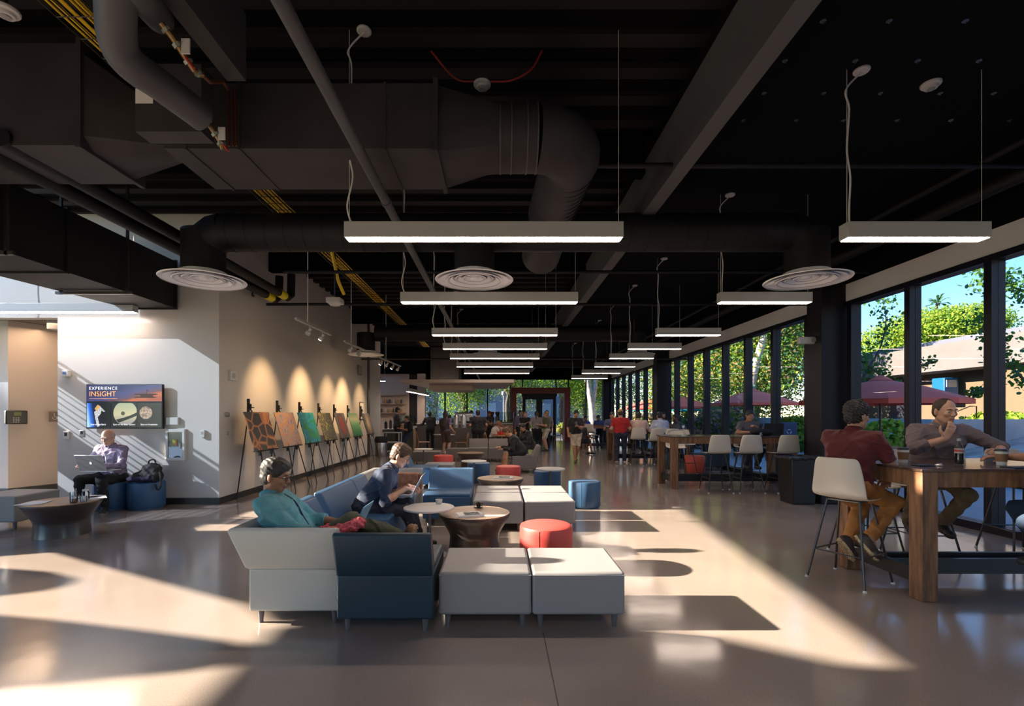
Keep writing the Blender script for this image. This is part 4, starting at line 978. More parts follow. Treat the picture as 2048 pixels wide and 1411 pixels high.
# 2 boy in navy shirt
navyboy=person('young man in a navy shirt typing on a laptop on the blue sofa row',(-1.47,5.38,0),R(-88),rollf=.10,hip=(0,.0,.48),lean=.58,head=(0,.48),
    wr=(.10,.44,.68),wl=(-.08,.44,.68),er=(.4,-.6,-1),el=(-.4,-.6,-1),hr=(-.2,1,-.15),hl=(.2,1,-.15),ar=(.12,.62,.09),al=(-.14,.56,.09),kr=(0,.5,1),kl=(0,.5,1),curl=(.6,.6),scale=1.03,
    skin='light',hair='thick',hairc=(.045,.02,.009),top='rolled',topc=(.010,.024,.06),botc=(.022,.026,.045),shoec=(.06,.035,.02),h=.0065,glasses=True)
# 3 man at the wall with a laptop
wallman=person('bald man in a lilac checked shirt with a silver laptop, sitting against the lobby wall',(-6.22,7.80,0),R(180),hip=(0,0,.49),lean=.06,head=(.1,.38),
    wr=(.16,.36,.72),wl=(-.15,.38,.70),er=(.7,-.4,-1),el=(-.7,-.4,-1),hr=(-.3,1,0),hl=(.3,1,0),ar=(.16,.42,.09),al=(-.17,.36,.09),kr=(.15,1,.5),kl=(-.15,1,.5),curl=(.5,.5),tr=(.2,1,0),tl=(-.5,1,0),
    scale=1.03,skin='light',hair='fringe',hairc=(.30,.28,.26),top='long',topc=(.17,.13,.20),botc=(.007,.007,.009),shoec=(.015,.013,.012),h=.0075,glasses=True,soles=(.2,.19,.18),topvar=.2)
# 4 maroon shirt man on stool (back to camera, facing away right)
maroon=person('man in a maroon polo shirt seen from behind on a white stool',(3.13,4.38,0),R(-62),hip=(0,.03,.865),lean=.25,head=(-.30,.12),
    wr=(.16,.42,.92),wl=(-.05,.50,.98),er=(1,-.5,-.6),el=(-1,-.2,-.6),ar=(.13,.16,.40),al=(-.02,.12,.36),kr=(.3,1,.2),kl=(0,1,.2),tr=(.55,.35,-.80),tl=(.2,.5,-.75),curl=(.5,.5),
    skin='tan',hair='curly',hairc=(.008,.007,.007),top='short',topc=(.075,.004,.006),botc=(.32,.13,.03),shoec=(.03,.02,.018),h=.0065,soles=(.48,.36,.20),build=1.05)
# 5 laughing man across the table
laugh=person('laughing man in a grey-mauve shirt across the table raising one hand',(4.50,5.05,0),R(168),hip=(0,.02,.88),lean=.30,head=(.15,.15),
    wr=(.11,.42,1.24),wl=(-.26,.52,1.13),er=(1,.5,-.8),el=(-1,-.2,-.3),hr=(-.35,.15,.9),ur=(0,1,-.2),hl=(.6,.5,0),ul=(-.3,.5,.8),ar=(.26,.14,.42),al=(-.02,.15,.40),kr=(.5,1,.1),kl=(0,1,.1),tr=(.2,1,-.3),tl=(0,1,-.3),curl=(.35,1.1),scale=1.03,
    skin='light',hair='receding',hairc=(.03,.016,.010),top='rolled',topc=(.13,.095,.10),botc=(.16,.105,.055),shoec=(.02,.012,.010),h=.0065,build=1.12,smile=True)
# 6 partly visible man in jeans at the right edge
edge=person('man in jeans cut off by the right edge, reaching toward a coffee cup',(4.50,3.58,0),R(48),hip=(0,.02,.84),lean=.22,head=(.1,.2),
    wl=(-.10,.30,.95),wr=(.50,.50,1.13),er=(.6,-.2,-.6),el=(-.6,-.3,-.8),hr=(-.4,.9,0),ar=(.13,.26,.36),al=(-.05,.20,.36),kr=(.1,1,.3),kl=(-.45,1,.1),curl=(.5,.6),
    skin='tan',hair='short',hairc=(.02,.014,.01),top='short',topc=(.07,.08,.10),botc=(.010,.026,.055),shoec=(.03,.03,.03),h=.0075)
# 7 laptop user at the middle table
person('man in a grey t-shirt looking at a phone behind a black laptop',(5.78,11.25,0),R(178),hip=(0,.02,.86),lean=.12,head=(.0,.30),
    wr=(.14,.42,1.12),wl=(-.05,.36,1.24),er=(1,-.4,-.4),el=(-1,-.4,-.4),ar=(.12,.2,.36),al=(-.12,.2,.36),kr=(.1,1,.2),kl=(-.1,1,.2),curl=(.4,.9),
    skin='tan',hair='short',hairc=(.02,.02,.025),top='short',topc=(.085,.075,.085),botc=(.03,.03,.04),h=.009,collar=False)
H=.0105
sit=dict(hip=(0,.02,.86),ar=(.13,.2,.36),al=(-.13,.2,.36),kr=(.15,1,.2),kl=(-.15,1,.2),h=H)
# far table group
person('standing man in a red t-shirt and tan cap seen from behind',(3.78,14.95,0),R(-5),hip=(0,0,.92),lean=.06,head=(.05,.2),wr=(.26,.25,1.1),wl=(-.27,.22,1.08),ar=(.12,-.02,.085),al=(-.11,.02,.085),
    skin='light',hair='short',hairc=(.03,.02,.015),top='short',topc=(.33,.008,.008),botc=(.012,.016,.04),shoec=(.3,.28,.25),cap=(.36,.24,.10),h=H,collar=False,build=1.08)
person('man in a pale pink t-shirt seen from behind on a stool',(4.35,14.9,0),R(-6),wr=(.3,.42,1.08),wl=(-.2,.45,1.08),lean=.30,head=(0,.15),skin='tan',hair='short',hairc=(.012,.01,.01),top='short',topc=(.52,.36,.30),botc=(.02,.02,.025),collar=False,build=1.1,**sit)
person('man in a white-blue striped shirt seen from behind on a stool',(5.0,14.85,0),R(-4),wr=(.2,.42,1.1),wl=(-.25,.4,1.1),lean=.28,head=(.2,.12),skin='tan',hair='short',hairc=(.012,.01,.01),top='long',topc=(.42,.44,.58),botc=(.02,.02,.025),**sit)
person('smiling man in a black t-shirt facing the camera across the far table',(5.55,16.55,0),R(185),wr=(.2,.42,1.12),wl=(-.15,.45,1.16),lean=.2,head=(.1,.15),skin='tan',hair='short',hairc=(.01,.01,.01),top='short',topc=(.012,.011,.014),botc=(.02,.02,.025),collar=False,beard=True,**sit)
person('bearded man in a slate shirt leaning on the far table from its end',(6.0,15.5,0),R(95),wr=(.1,.55,1.1),wl=(-.15,.5,1.1),lean=.60,head=(.3,.15),skin='brown',hair='short',hairc=(.012,.01,.01),top='long',topc=(.045,.06,.09),botc=(.03,.03,.04),beard=True,**sit)
person('person in dark blue mostly hidden behind the red shirted man',(3.93,16.75,0),R(170),wr=(.2,.4,1.1),wl=(-.2,.4,1.1),lean=.2,head=(0,.2),skin='tan',hair='short',hairc=(.012,.01,.01),top='short',topc=(.05,.06,.13),botc=(.02,.02,.03),collar=False,**sit)
walker=person('walking young man in a black t-shirt and cream shorts reading a phone',(2.44,15.3,0),R(180),hip=(0,0,.91),lean=.02,head=(.05,.40),wr=(.24,.12,.93),wl=(-.02,.34,1.16),er=(.2,-.6,-1),el=(-.4,-.4,-1),ar=(.04,.16,.085),al=(-.03,-.16,.13),
    skin='tan',hair='short',hairc=(.012,.01,.01),top='short',topc=(.006,.006,.007),bot='shorts',botc=(.48,.38,.28),shoec=(.08,.04,.025),h=H,collar=False)
sitl=dict(hip=(0,.0,.56),h=H)
person('hunched person in a black jacket with bare legs on a taupe seat',(.62,12.75,0),R(95),lean=.62,head=(0,.75),wr=(.12,.55,.66),wl=(-.12,.5,.62),ar=(.1,.52,.09),al=(-.1,.46,.09),kr=(0,.6,1),kl=(0,.6,1),skin=(.42,.20,.11),hair='bun',hairc=(.09,.045,.02),top='long',topc=(.008,.008,.009),bot='shorts',botc=(.01,.01,.012),collar=False,**sitl)
person('person in a black jacket sitting behind the hunched person with a dark bag',(1.0,15.0,0),R(120),lean=.45,head=(.2,.5),wr=(.1,.5,.68),wl=(-.15,.45,.68),ar=(.12,.5,.09),al=(-.1,.46,.09),kr=(0,.6,1),kl=(0,.6,1),skin='tan',hair='short',hairc=(.01,.01,.01),top='long',topc=(.010,.009,.010),botc=(.02,.02,.02),**sitl)
person('seated person in a white t-shirt and headscarf behind the taupe seats',(-.25,19.2,0),R(-70),lean=.35,head=(0,.35),wr=(.15,.5,.75),wl=(-.15,.5,.75),ar=(.12,.5,.09),al=(-.1,.46,.09),kr=(0,.6,1),kl=(0,.6,1),skin='tan',hair='short',hairc=(.12,.09,.06),top='short',topc=(.48,.42,.38),botc=(.02,.02,.02),collar=False,**sitl)
person('person with reddish hair bending beside the red drink cups',(.35,19.0,0),R(80),lean=.5,head=(0,.5),wr=(.15,.5,.75),wl=(-.15,.5,.75),ar=(.12,.5,.09),al=(-.1,.46,.09),kr=(0,.6,1),kl=(0,.6,1),skin='light',hair='long',hairc=(.16,.06,.03),top='long',topc=(.2,.13,.10),botc=(.02,.02,.02),collar=False,**sitl)
st=dict(h=.012)
# standing group by the doors
person('woman with long hair in a black t-shirt crossing her arms by the doors',(1.14,20.9,0),R(175),hip=(0,0,.90),head=(.2,.05),wr=(-.10,.22,1.18),wl=(.12,.2,1.12),skin='light',hair='long',hairc=(.14,.07,.03),top='short',topc=(.008,.008,.01),botc=(.02,.022,.02),collar=False,**st)
person('taller person in a lavender top standing behind the woman in black',(.98,21.9,0),R(190),hip=(0,0,.95),skin='tan',hair='short',hairc=(.03,.02,.015),top='long',topc=(.16,.14,.22),botc=(.02,.022,.02),**st)
person('woman in a grey top and black trousers with her back to the room',(1.62,20.6,0),R(-10),hip=(0,0,.90),wr=(.28,.1,1.0),wl=(-.30,.05,1.02),skin='tan',hair='pony',hairc=(.03,.02,.015),top='long',topc=(.22,.20,.21),botc=(.008,.008,.01),collar=False,**st)
person('person in an olive t-shirt and long white shorts by the doors',(2.03,20.4,0),R(100),hip=(0,0,.90),wr=(.08,.28,1.1),wl=(-.08,.3,1.1),skin='light',hair='short',hairc=(.25,.15,.08),top='short',topc=(.08,.085,.04),bot='shorts',botc=(.42,.36,.30),shoec=(.01,.01,.01),collar=False,**st)
person('tall man in a grey shirt behind the olive t-shirt person',(2.15,21.4,0),R(150),hip=(0,0,.95),skin='tan',hair='short',hairc=(.01,.01,.01),top='short',topc=(.2,.19,.2),botc=(.02,.02,.03),**st)
# cafe people
person('cafe worker in black with a maroon cap behind the counter',(-.40,21.6,0),R(150),hip=(0,0,.92),head=(.2,.2),wr=(-.25,.32,1.12),wl=(-.2,.42,1.12),skin='brown',hair='short',hairc=(.01,.01,.01),top='short',topc=(.010,.008,.012),botc=(.01,.01,.01),cap=(.10,.012,.015),**st)
person('broad person all in black standing with back to the room at the counter',(-.79,18.6,0),R(10),hip=(0,0,.93),wr=(.32,.1,1.0),wl=(-.34,.15,1.1),skin='tan',hair='short',hairc=(.01,.009,.009),top='short',topc=(.007,.007,.008),botc=(.008,.008,.009),collar=False,build=1.3,**st)
person('worker in a grey shirt at the machines behind the counter',(-1.30,22.8,0),R(200),hip=(0,0,.97),head=(0,.2),wr=(.3,.3,1.15),wl=(-.1,.35,1.12),skin='tan',hair='short',hairc=(.04,.03,.025),top='short',topc=(.09,.075,.075),botc=(.02,.02,.02),**st)
person('long-haired person in a blue-grey shirt carrying a backpack at the counter',(-1.98,18.0,0),R(-20),hip=(0,0,.88),wr=(.3,.05,.92),wl=(-.2,.3,1.1),skin='light',hair='long',hairc=(.012,.01,.01),top='short',topc=(.12,.10,.15),bot='shorts',botc=(.07,.04,.03),shoec=(.2,.08,.06),collar=False,**st)
person('man in a black jacket leaning over the cafe counter to pay',(-2.95,20.9,0),R(15),hip=(0,0,.92),lean=.25,head=(.3,.3),wr=(.15,.4,1.15),wl=(-.35,.45,1.12),skin='brown',hair='short',hairc=(.008,.008,.008),top='long',topc=(.006,.006,.007),botc=(.008,.008,.01),**st)
person('tall student in a grey sweater waiting left of the counter',(-4.12,19.6,0),R(-70),scale=1.05,hip=(0,0,.97),head=(.1,.1),wr=(.12,.3,1.2),wl=(-.1,.3,1.2),skin='light',hair='short',hairc=(.012,.01,.01),top='long',topc=(.05,.045,.045),botc=(.012,.016,.03),collar=False,**st)
person('shorter student with a black backpack beside the tall one in grey',(-3.62,19.2,0),R(120),hip=(0,0,.82),head=(.2,.1),wr=(.12,.28,1.05),wl=(-.1,.3,1.05),skin='tan',hair='short',hairc=(.012,.01,.01),top='short',topc=(.01,.01,.012),botc=(.02,.03,.07),collar=False,scale=.93,**st)
# farthest table
person('person in a bright blue top at the farthest bar table, left one',(4.05,22.7,0),R(180),hip=(0,.02,.72),lean=.2,head=(0,.3),wr=(.2,.4,1.0),wl=(-.2,.4,1.0),skin='brown',hair='short',hairc=(.01,.01,.01),top='short',topc=(.01,.04,.30),botc=(.02,.02,.03),collar=False,h=.012)
person('person in a blue jacket leaning low over the farthest bar table',(4.75,22.6,0),R(150),hip=(0,.02,.78),lean=.35,head=(0,.45),wr=(.2,.4,1.0),wl=(-.2,.4,1.0),skin='brown',hair='short',hairc=(.01,.01,.01),top='long',topc=(.02,.05,.20),botc=(.02,.02,.03),h=.012)
person('seated person in black shorts beside the walking man',(3.05,18.2,0),R(-60),hip=(0,.0,.56),lean=.3,wr=(.12,.5,.66),wl=(-.12,.5,.62),ar=(.1,.52,.09),al=(-.1,.46,.09),kr=(0,.6,1),kl=(0,.6,1),skin='tan',hair='short',hairc=(.01,.01,.01),top='short',topc=(.02,.02,.025),bot='shorts',botc=(.01,.01,.012),h=.012,collar=False)

em=mat('shirt_print_grey',(.28,.28,.30),.8)
b=MB(); wt=walker['t']; q0=V3(0,.142,1.245)
b.tube([Vector(q0)+Vector((.05*math.cos(a),-.012*abs(math.cos(a))**2,.05*math.sin(a))) for a in np.linspace(0,2*PI,25)],.006,6); b.box(Vector(q0)+Vector((0,.004,0)),(.035,.006,.035)); b.build('round_chest_print',em,wt)
# ---------------- laptops
alu=mat('silver_aluminium',(.42,.41,.42),.3,metal=.6)
def laptop(label,loc,rz,m,w=.33,d=.23,open_=108,tilt=0,logo=True,screen=None):
    """opened laptop; user sits on the -Y side, lid leans to +Y"""
    t=thing('laptop',label,'laptop',loc,rz); t.rotation_euler=(tilt,0,rz)
    b=MB(); b.bx(-w/2,w/2,0,d,0,.014); b.build('base',m,t,bevel=.003)
    b=MB(); b.bx(-w/2+.03,w/2-.03,.09,d-.03,.0138,.0155); b.build('keyboard',blackm,t)
    a=R(open_-90); M=Matrix.Rotation(-a,3,'X'); up=M@Vector((0,0,1)); c=Vector((0,d,.012))
    b=MB(); b.box(c+up*(d/2),(w,.007,d),M); lid=b.build('lid',m,t,bevel=.0025)
    b=MB(); b.box(c+up*(d/2)+(M@Vector((0,-.0042,0))),(w-.02,.001,d-.02),M); b.build('screen',screen or mat('laptop_screen_glow',(.02,.02,.02),.2,emis=(.6,.75,1),estr=.8),lid)
    if logo:
        lg=mat('lit_emblem',(.9,.9,.9),.3,emis=(.9,.95,1),estr=.6); b=MB(); n=M@Vector((0,1,0)); xx=Vector((1,0,0)); cc=c+up*(d/2)+n*.0042
        pts=[]
        for i in range(56):
            an=2*PI*i/56; r=.016*(1-.10*math.cos(2*an)**2+.04*abs(math.cos(an)))
            x,y=r*math.cos(an)*.95,r*math.sin(an)
            dx,dy=x+.021,y-.002; dd=math.hypot(dx,dy)
            if dd<.0095: x,y=-.021+dx/dd*.0095,.002+dy/dd*.0095
            if abs(x)<.004 and y>0: y-=.003
            pts.append((x,y))
        b.prism(pts,lambda p,q:cc+xx*(-p[0])+up*p[1]+n*(q*.0006)); 
        b.prism([(0,.016),(.001,.022),(.006,.026),(.006,.020),(.003,.017)],lambda p,q:cc+xx*(-p[0])+up*p[1]+n*(q*.0006)); b.build('lit_emblem',lg,lid)
    return t
laptop('silver laptop with a glowing emblem on the lap of the man against the wall',(-6.02,7.46,.66),R(178),alu,w=.42,d=.26,open_=112,tilt=0)
laptop('silver laptop on the lap of the boy in the navy shirt',(-1.17,5.38,.63),R(-88),alu,open_=118,logo=False,w=.34)
lp=laptop('pale blue laptop on the legs of the man in the teal shirt',(-1.32,3.86,.60),R(-90),mat('pale_blue_laptop',(.16,.38,.55),.35),open_=115,w=.30,d=.2,logo=False)
laptop('black laptop at the middle bar table before the man with a phone',(5.90,10.62,1.07),R(180),blackm,w=.42,d=.25,open_=95,logo=False)
# wires of earphones
b=MB(); b.tube(smooth_path([(-6.24,7.58,1.02),(-6.18,7.55,.95),(-6.13,7.54,.85),(-6.08,7.5,.74),(-6.00,7.5,.66),(-5.97,7.5,.60)],5),.0035,6); one('earphone_cord','white earphone cord hanging down the front of the lilac shirt','cord',b,wire_white)
# phone
def slab(name,label,cat,loc,d,rz,m,tilt=None):
    b=MB(); b.bx(-d[0]/2,d[0]/2,-d[1]/2,d[1]/2,0,d[2]); o=b.build(name,m,bevel=min(d[2]*.4,.004)); o.location=loc; o.rotation_euler=tilt or (0,0,rz); return tag(o,label,cat)
slab('phone','black phone held up by the man behind the black laptop','phone',(5.86,10.80,1.25),(.075,.15,.009),0,blackm,(R(70),0,R(180)))
# paper cups
kraft=mat('kraft_sleeve',(.26,.13,.07),.8); lidm=mat('black_cup_lid',(.015,.013,.013),.4)
def cup(label,loc,s=1):
    t=thing('paper_cup',label,'cup',loc,0,None,s)
    b=MB(); b.lathe([(.029,0),(.030,.003),(.040,.108),(.0,.108)],seg=28); b.build('cup_wall',paper,t)
    b=MB(); b.lathe([(.0325,.025),(.0335,.025),(.0395,.086),(.0385,.086)],seg=28); b.build('sleeve',kraft,t)
    b=MB(); b.lathe([(.043,.106),(.043,.112),(.040,.114),(.038,.122),(.036,.124),(0,.122)],seg=28); b.build('lid',lidm,t); return t
cup('coffee cup with brown sleeve at the corner by the maroon-shirted man',(3.70,4.42,1.07),1.1)
cup('coffee cup with brown sleeve held at the right end of the nearest table',(4.39,4.22,1.07),1.1)
b=MB(); b.lathe([(.026,0),(.028,.004),(.036,.085),(.034,.085),(.027,.008),(0,.008)],seg=24); tag(b.build('paper_cup',paper,loc=(4.27,4.48,1.07)),'white paper cup in the hand of the laughing man','cup')
# bottle
t=thing('soda_bottle','half full dark cola bottle with a red and silver label on the nearest table','bottle',(4.02,4.22,1.07))
clear=glassmat('clear_bottle_plastic',(.85,.88,.88),.06,.05)
b=MB(); b.lathe([(.0,.004),(.026,.002),(.031,.012),(.031,.05),(.0285,.075),(.031,.10),(.031,.14),(.026,.170),(.014,.195),(.0125,.212)],seg=32); b.build('bottle_wall',clear,t)
b=MB(); b.lathe([(0,.006),(.026,.005),(.0300,.014),(.0300,.05),(.0275,.075),(.0300,.10),(.0300,.142),(.024,.165),(0,.165)],seg=32); b.build('dark_cola',mat('dark_cola',(.012,.004,.003),.15),t)
lm=mat('silver_label',(.42,.42,.40),.4); rm=mat('red_label',(.45,.02,.02),.4)
b=MB(); b.lathe([(.0316,.100),(.0318,.101),(.0318,.142),(.0316,.143)],seg=32,caps=False); lab=b.build('label_band',lm,t)
b=MB(); b.lathe([(.0320,.113),(.0322,.114),(.0322,.131),(.032,.132)],seg=32,caps=False); b.build('red_stripe',rm,lab)
text('DIET','label_lettering',lm,.014,(-.004,-.0335,.122),(PI/2,0,0),lab,.0004,'CENTER')
b=MB(); b.lathe([(.0145,.206),(.0150,.208),(.0150,.226),(.0,.228)],seg=20); b.build('cap',lm,t)
slab('phone','dark phone lying before the laughing man','phone',(3.62,4.12,1.07),(.16,.08,.009),R(8),blackm)
b=MB(); 
for k in range(5): b.tube([(k*.012,0,.004),(k*.012+.01,.03,.008+.003*k)],.004,6)
b.tube([(.02+.018*math.cos(a),.0+.018*math.sin(a),.004) for a in np.linspace(0,2*PI,15)],.0018,6); o=b.build('key_ring',chrome,loc=(3.72,4.1,1.07)); tag(o,'bunch of keys beside the dark phone on the nearest table','keys')
slab('tablet','black tablet lying near the front edge of the nearest table','tablet',(4.30,3.98,1.07),(.24,.12,.008),R(4),blackm)
b=MB(); b.box((0,0,.02),(.14,.10,.004),Matrix.Rotation(.2,3,'X')); b.box((.05,.03,.03),(.10,.08,.004),Matrix.Rotation(-.3,3,'Y')); tag(b.build('paper_napkin',paper,loc=(4.62,4.08,1.07)),'crumpled white napkin at the right of the black tablet','napkin')
# coffee tables stuff
def newspaper(label,loc,rz,w=.30,d=.20):
    t=thing('newspaper',label,'newspaper',loc,rz)
    b=MB()
    for k in range(4): b.box((.004*k,.003*k,.003+.0045*k),(w-.008*k,d,.004),Matrix.Rotation(.02*k,3,'Z'))
    b.build('folded_pages',paper,t)
    b=MB(); b.box((.03,.0,.0215),(w*.55,d*.7,.001)); b.build('printed_picture',mat('grey_print',(.12,.14,.13),.8,var=.9,vscale=30),t)
    b=MB(); b.tube([(w/2-.01,-d/2+.01,.014),(w/2+.012,0,.018),(w/2-.01,d/2-.01,.014)],.008,8); b.build('rolled_fold',paper,t)
newspaper('folded newspaper lying on the nearest oak coffee table',(-.32,5.22,.42),R(14))
newspaper('folded newspaper on the second oak coffee table',(.07,8.30,.42),R(-4),w=.34)
def espresso(label,loc,m):
    t=thing('espresso_cup',label,'cup',loc)
    b=MB(); b.lathe([(0,.002),(.03,.002),(.055,.010),(.056,.012),(.03,.006),(0,.006)],seg=28); b.build('saucer',m,t)
    b=MB(); b.lathe([(.018,.008),(.022,.01),(.033,.045),(.036,.062),(.033,.062),(.028,.03),(0,.02)],seg=28); b.build('cup_bowl',m,t)
    b=MB(); b.tube([(.033,0,.052),(.052,0,.048),(.05,0,.030),(.028,0,.022)],.004,8); b.build('handle',m,t)
espresso('dark espresso cup and saucer on the nearest oak coffee table',(-.235,5.66,.42),mat('black_glaze',(.02,.017,.016),.2))
b=MB(); b.lathe([(.03,0),(.032,.003),(.040,.05),(.038,.05),(.03,.006),(0,.006)],seg=24); tag(b.build('white_bowl_cup',plastic_w,loc=(-.66,5.36,.52)),'small white cup at the back of the nearest white side table','cup')
# lobby table
water=glassmat('clear_drinking_glass',(.88,.9,.9),.10,.02)
t=thing('glass_mug','glass mug with orange drink left on the lobby coffee table','mug',(-5.27,6.0,.42))
b=MB(); b.lathe([(0,.004),(.036,.003),(.040,.01),(.040,.13),(.037,.13),(.036,.012)],seg=28); b.build('mug_wall',water,t)
b=MB(); b.lathe([(0,.006),(.036,.006),(.036,.045),(0,.046)],seg=28); b.build('orange_drink',mat('orange_drink',(.45,.14,.03),.2),t)
b=MB(); b.tube([(.04,0,.11),(.07,0,.1),(.07,0,.05),(.04,0,.04)],.006,8); b.build('handle',water,t)
b=MB(); b.tube([(0,0,.01),(.02,.01,.17)],.003,6); b.build('stirring_stick',paper,t)
t=thing('drinking_glass','empty low drinking glass to the right of the glass mug','glass',(-5.17,6.02,.42))
b=MB(); b.lathe([(0,.004),(.032,.003),(.036,.075),(.034,.075),(.031,.008)],seg=28); b.build('glass_wall',water,t)
t=thing('sugar_jar','clear jar with a white lid behind the glass mug','jar',(-5.28,6.18,.42))
b=MB(); b.lathe([(0,.003),(.04,.003),(.042,.09),(.03,.11),(.03,.12)],seg=24); b.build('jar_wall',water,t)
b=MB(); b.lathe([(.032,.115),(.032,.135),(0,.137)],seg=24); b.build('lid',plastic_w,t)
for i,(x,y,r,l) in enumerate([(-5.72,5.93,.1,'loose white papers at the left rim of the lobby table'),(-5.30,6.30,.5,'stacked papers at the far right of the lobby table'),(-5.45,6.38,-.3,'folded paper behind the clear jar on the lobby table')]):
    b=MB()
    for k in range(3): b.box((.02*k,.01*k,.002+.002*k),(.21,.28,.0015),Matrix.Rotation(.12*k,3,'Z'))
    o=b.build('paper_sheets',paper,loc=(x,y,.42)); o.rotation_euler=(0,0,r); tag(o,l,'papers')
# bags on pouf
Bg=Sdf(.012); Bg.ell((0,0,.10),(.20,.13,.09),None,.05); Bg.ell((.05,.02,.20),(.15,.10,.09),None,.05); Bg.ell((-.13,0,.07),(.14,.12,.06),None,.05); Bg.ell((.15,-.02,.08),(.09,.11,.09),None,.04)
t=thing('shoulder_bag','black shoulder bag and jacket heaped on the blue pouf','bag',(-5.65,7.80,.44))
v,q=Bg.mesh((.012,45)); mesh_np('bag_body',v,q,blackbag,t)
b=MB(); b.tube(smooth_path([(.0,0,.26),(.02,0,.33),(.10,0,.34),(.12,0,.27)],5),.012,8); b.build('carry_handle',blackbag,t)
b=MB(); b.tube(smooth_path([(.22,-.05,.15),(.27,-.10,.05),(.28,-.12,-.08),(.24,-.13,-.12),(.20,-.12,-.04)],5),.014,8); b.build('shoulder_strap',blackbag,t)
Jk=Sdf(.012); Jk.ell((-.05,-.06,.05),(.24,.12,.055),None,.05); Jk.ell((-.2,-.05,.03),(.1,.09,.04),None,.04); v,q=Jk.mesh((.012,50)); mesh_np('navy_jacket_fold',v,q,mat('navy_jacket',(.014,.012,.04),.85,bump=.4),t)
# teal man's red bag & green jacket ; boy's brown bag
Rb=Sdf(.008); 
rr=random.Random(2)
for a in np.linspace(0,2*PI,15)[:-1]: Rb.ell((.13*math.cos(a),.08*math.sin(a),.045+.03*math.cos(a)),(.05,.04,.04),None,.02)
Rb.ell((-.02,0,.0),(.13,.09,.03),None,.02)
v,q=Rb.mesh((.011,70)); o=mesh_np('red_tote',v,q,mat('red_patterned_cloth',(.45,.07,.09),.85,var=.5,vscale=60,bump=.5,bscale=60)); o.location=(-1.17,3.60,.62); tag(o,'crumpled red patterned tote beside the man in teal','tote bag')
Gj=Sdf(.01); Gj.ell((0,0,0),(.20,.10,.06),None,.03); Gj.ell((.12,0,-.05),(.15,.1,.05),None,.03); v,q=Gj.mesh((.014,40)); o=mesh_np('olive_jacket',v,q,mat('olive_cloth',(.035,.045,.025),.9,bump=.4)); o.location=(-.92,3.70,.63); o.rotation_euler=(0,R(15),0); tag(o,'olive green jacket draped over the deep blue seat','jacket')
t=thing('leather_satchel','brown leather satchel standing behind the boy\'s laptop','bag',(-1.30,6.85,.45))
lea=mat('tan_leather',(.30,.13,.07),.6,var=.3,vscale=14,bump=.8,bscale=25)
b=MB(); b.bx(-.19,.17,-.06,.06,0,.24); b.build('satchel_body',lea,t,bevel=.025,bseg=3)
b=MB(); b.bx(-.18,.16,-.075,-.06,.09,.235); b.build('front_flap',lea,t,bevel=.006)
b=MB(); b.bx(.165,.21,-.05,.05,.01,.22); b.build('side_gusset',mat('dark_tan_leather',(.17,.07,.04),.6,bump=.5),t,bevel=.01)
# ---------------- TV
scr=[(-6.86,-5.605),(1.28,2.015)]
t=thing('television','wall screen reading Experience Insight above the man against the wall','television',(-6.23,8.05,1.647))
b=MB(); b.bx(-.635,.635,0,.05,-.37,.37); b.build('screen_case',blackm,t,bevel=.004)
b=MB(); b.bx(-.2,.2,.05,.1,-.15,.15); b.build('wall_bracket',darkmetal,t)
def scrmat(name,fn):
    m=bpy.data.materials.new(name); m.use_nodes=True; n,l=nodes(m); p=n['Principled BSDF']; p.inputs['Base Color'].default_value=(.005,.005,.005,1); p.inputs['Roughness'].default_value=.25
    tc=n.new('ShaderNodeTexCoord'); c=fn(n,l,tc); l.new(c,p.inputs['Emission Color']); p.inputs['Emission Strength'].default_value=.36; return m
def ramp(n,l,src,stops):
    r=n.new('ShaderNodeValToRGB'); e=r.color_ramp.elements
    while len(e)<len(stops): e.new(.5)
    for x,(p,c) in zip(e,stops): x.position=p; x.color=(*c,1)
    l.new(src,r.inputs[0]); return r.outputs[0]
def f_top(n,l,tc):
    s=n.new('ShaderNodeSeparateXYZ'); l.new(tc.outputs['Generated'],s.inputs[0])
    nz=n.new('ShaderNodeTexNoise'); nz.inputs['Scale'].default_value=5; l.new(tc.outputs['Generated'],nz.inputs['Vector'])
    a=n.new('ShaderNodeMath'); a.operation='MULTIPLY_ADD'; l.new(s.outputs['Z'],a.inputs[0]); a.inputs[1].default_value=-.9; l.new(s.outputs['X'],a.inputs[2])
    c=n.new('ShaderNodeMath'); c.operation='MULTIPLY_ADD'; l.new(nz.outputs['Fac'],c.inputs[0]); c.inputs[1].default_value=.5; l.new(a.outputs[0],c.inputs[2])
    return ramp(n,l,c.outputs[0],[(.0,(.03,.03,.10)),(.35,(.05,.05,.16)),(.65,(.10,.04,.06)),(.85,(.45,.10,.03)),(1,(.30,.06,.03))])
def f_earth(n,l,tc):
    s=n.new('ShaderNodeSeparateXYZ'); l.new(tc.outputs['Generated'],s.inputs[0]); a=n.new('ShaderNodeMath'); a.operation='MULTIPLY_ADD'; l.new(s.outputs['Z'],a.inputs[0]); a.inputs[1].default_value=.15; l.new(s.outputs['X'],a.inputs[2])
    return ramp(n,l,a.outputs[0],[(.08,(.35,.6,.95)),(.2,(.03,.15,.65)),(.36,(.003,.01,.06)),(.7,(.001,.001,.004))])
def f_rock(c0,c1,sc):
    def f(n,l,tc):
        nz=n.new('ShaderNodeTexNoise'); nz.inputs['Scale'].default_value=sc; nz.inputs['Detail'].default_value=6; l.new(tc.outputs['Generated'],nz.inputs['Vector']); return ramp(n,l,nz.outputs['Fac'],[(.35,c0),(.65,c1)])
    return f
def flat(name,fn,poly,par,y=-.0035): b=MB(); b.prism(poly,lambda p,q:(p[0],y-.0008*q,p[1])); return b.build(name,scrmat('screen_'+name,fn),par)
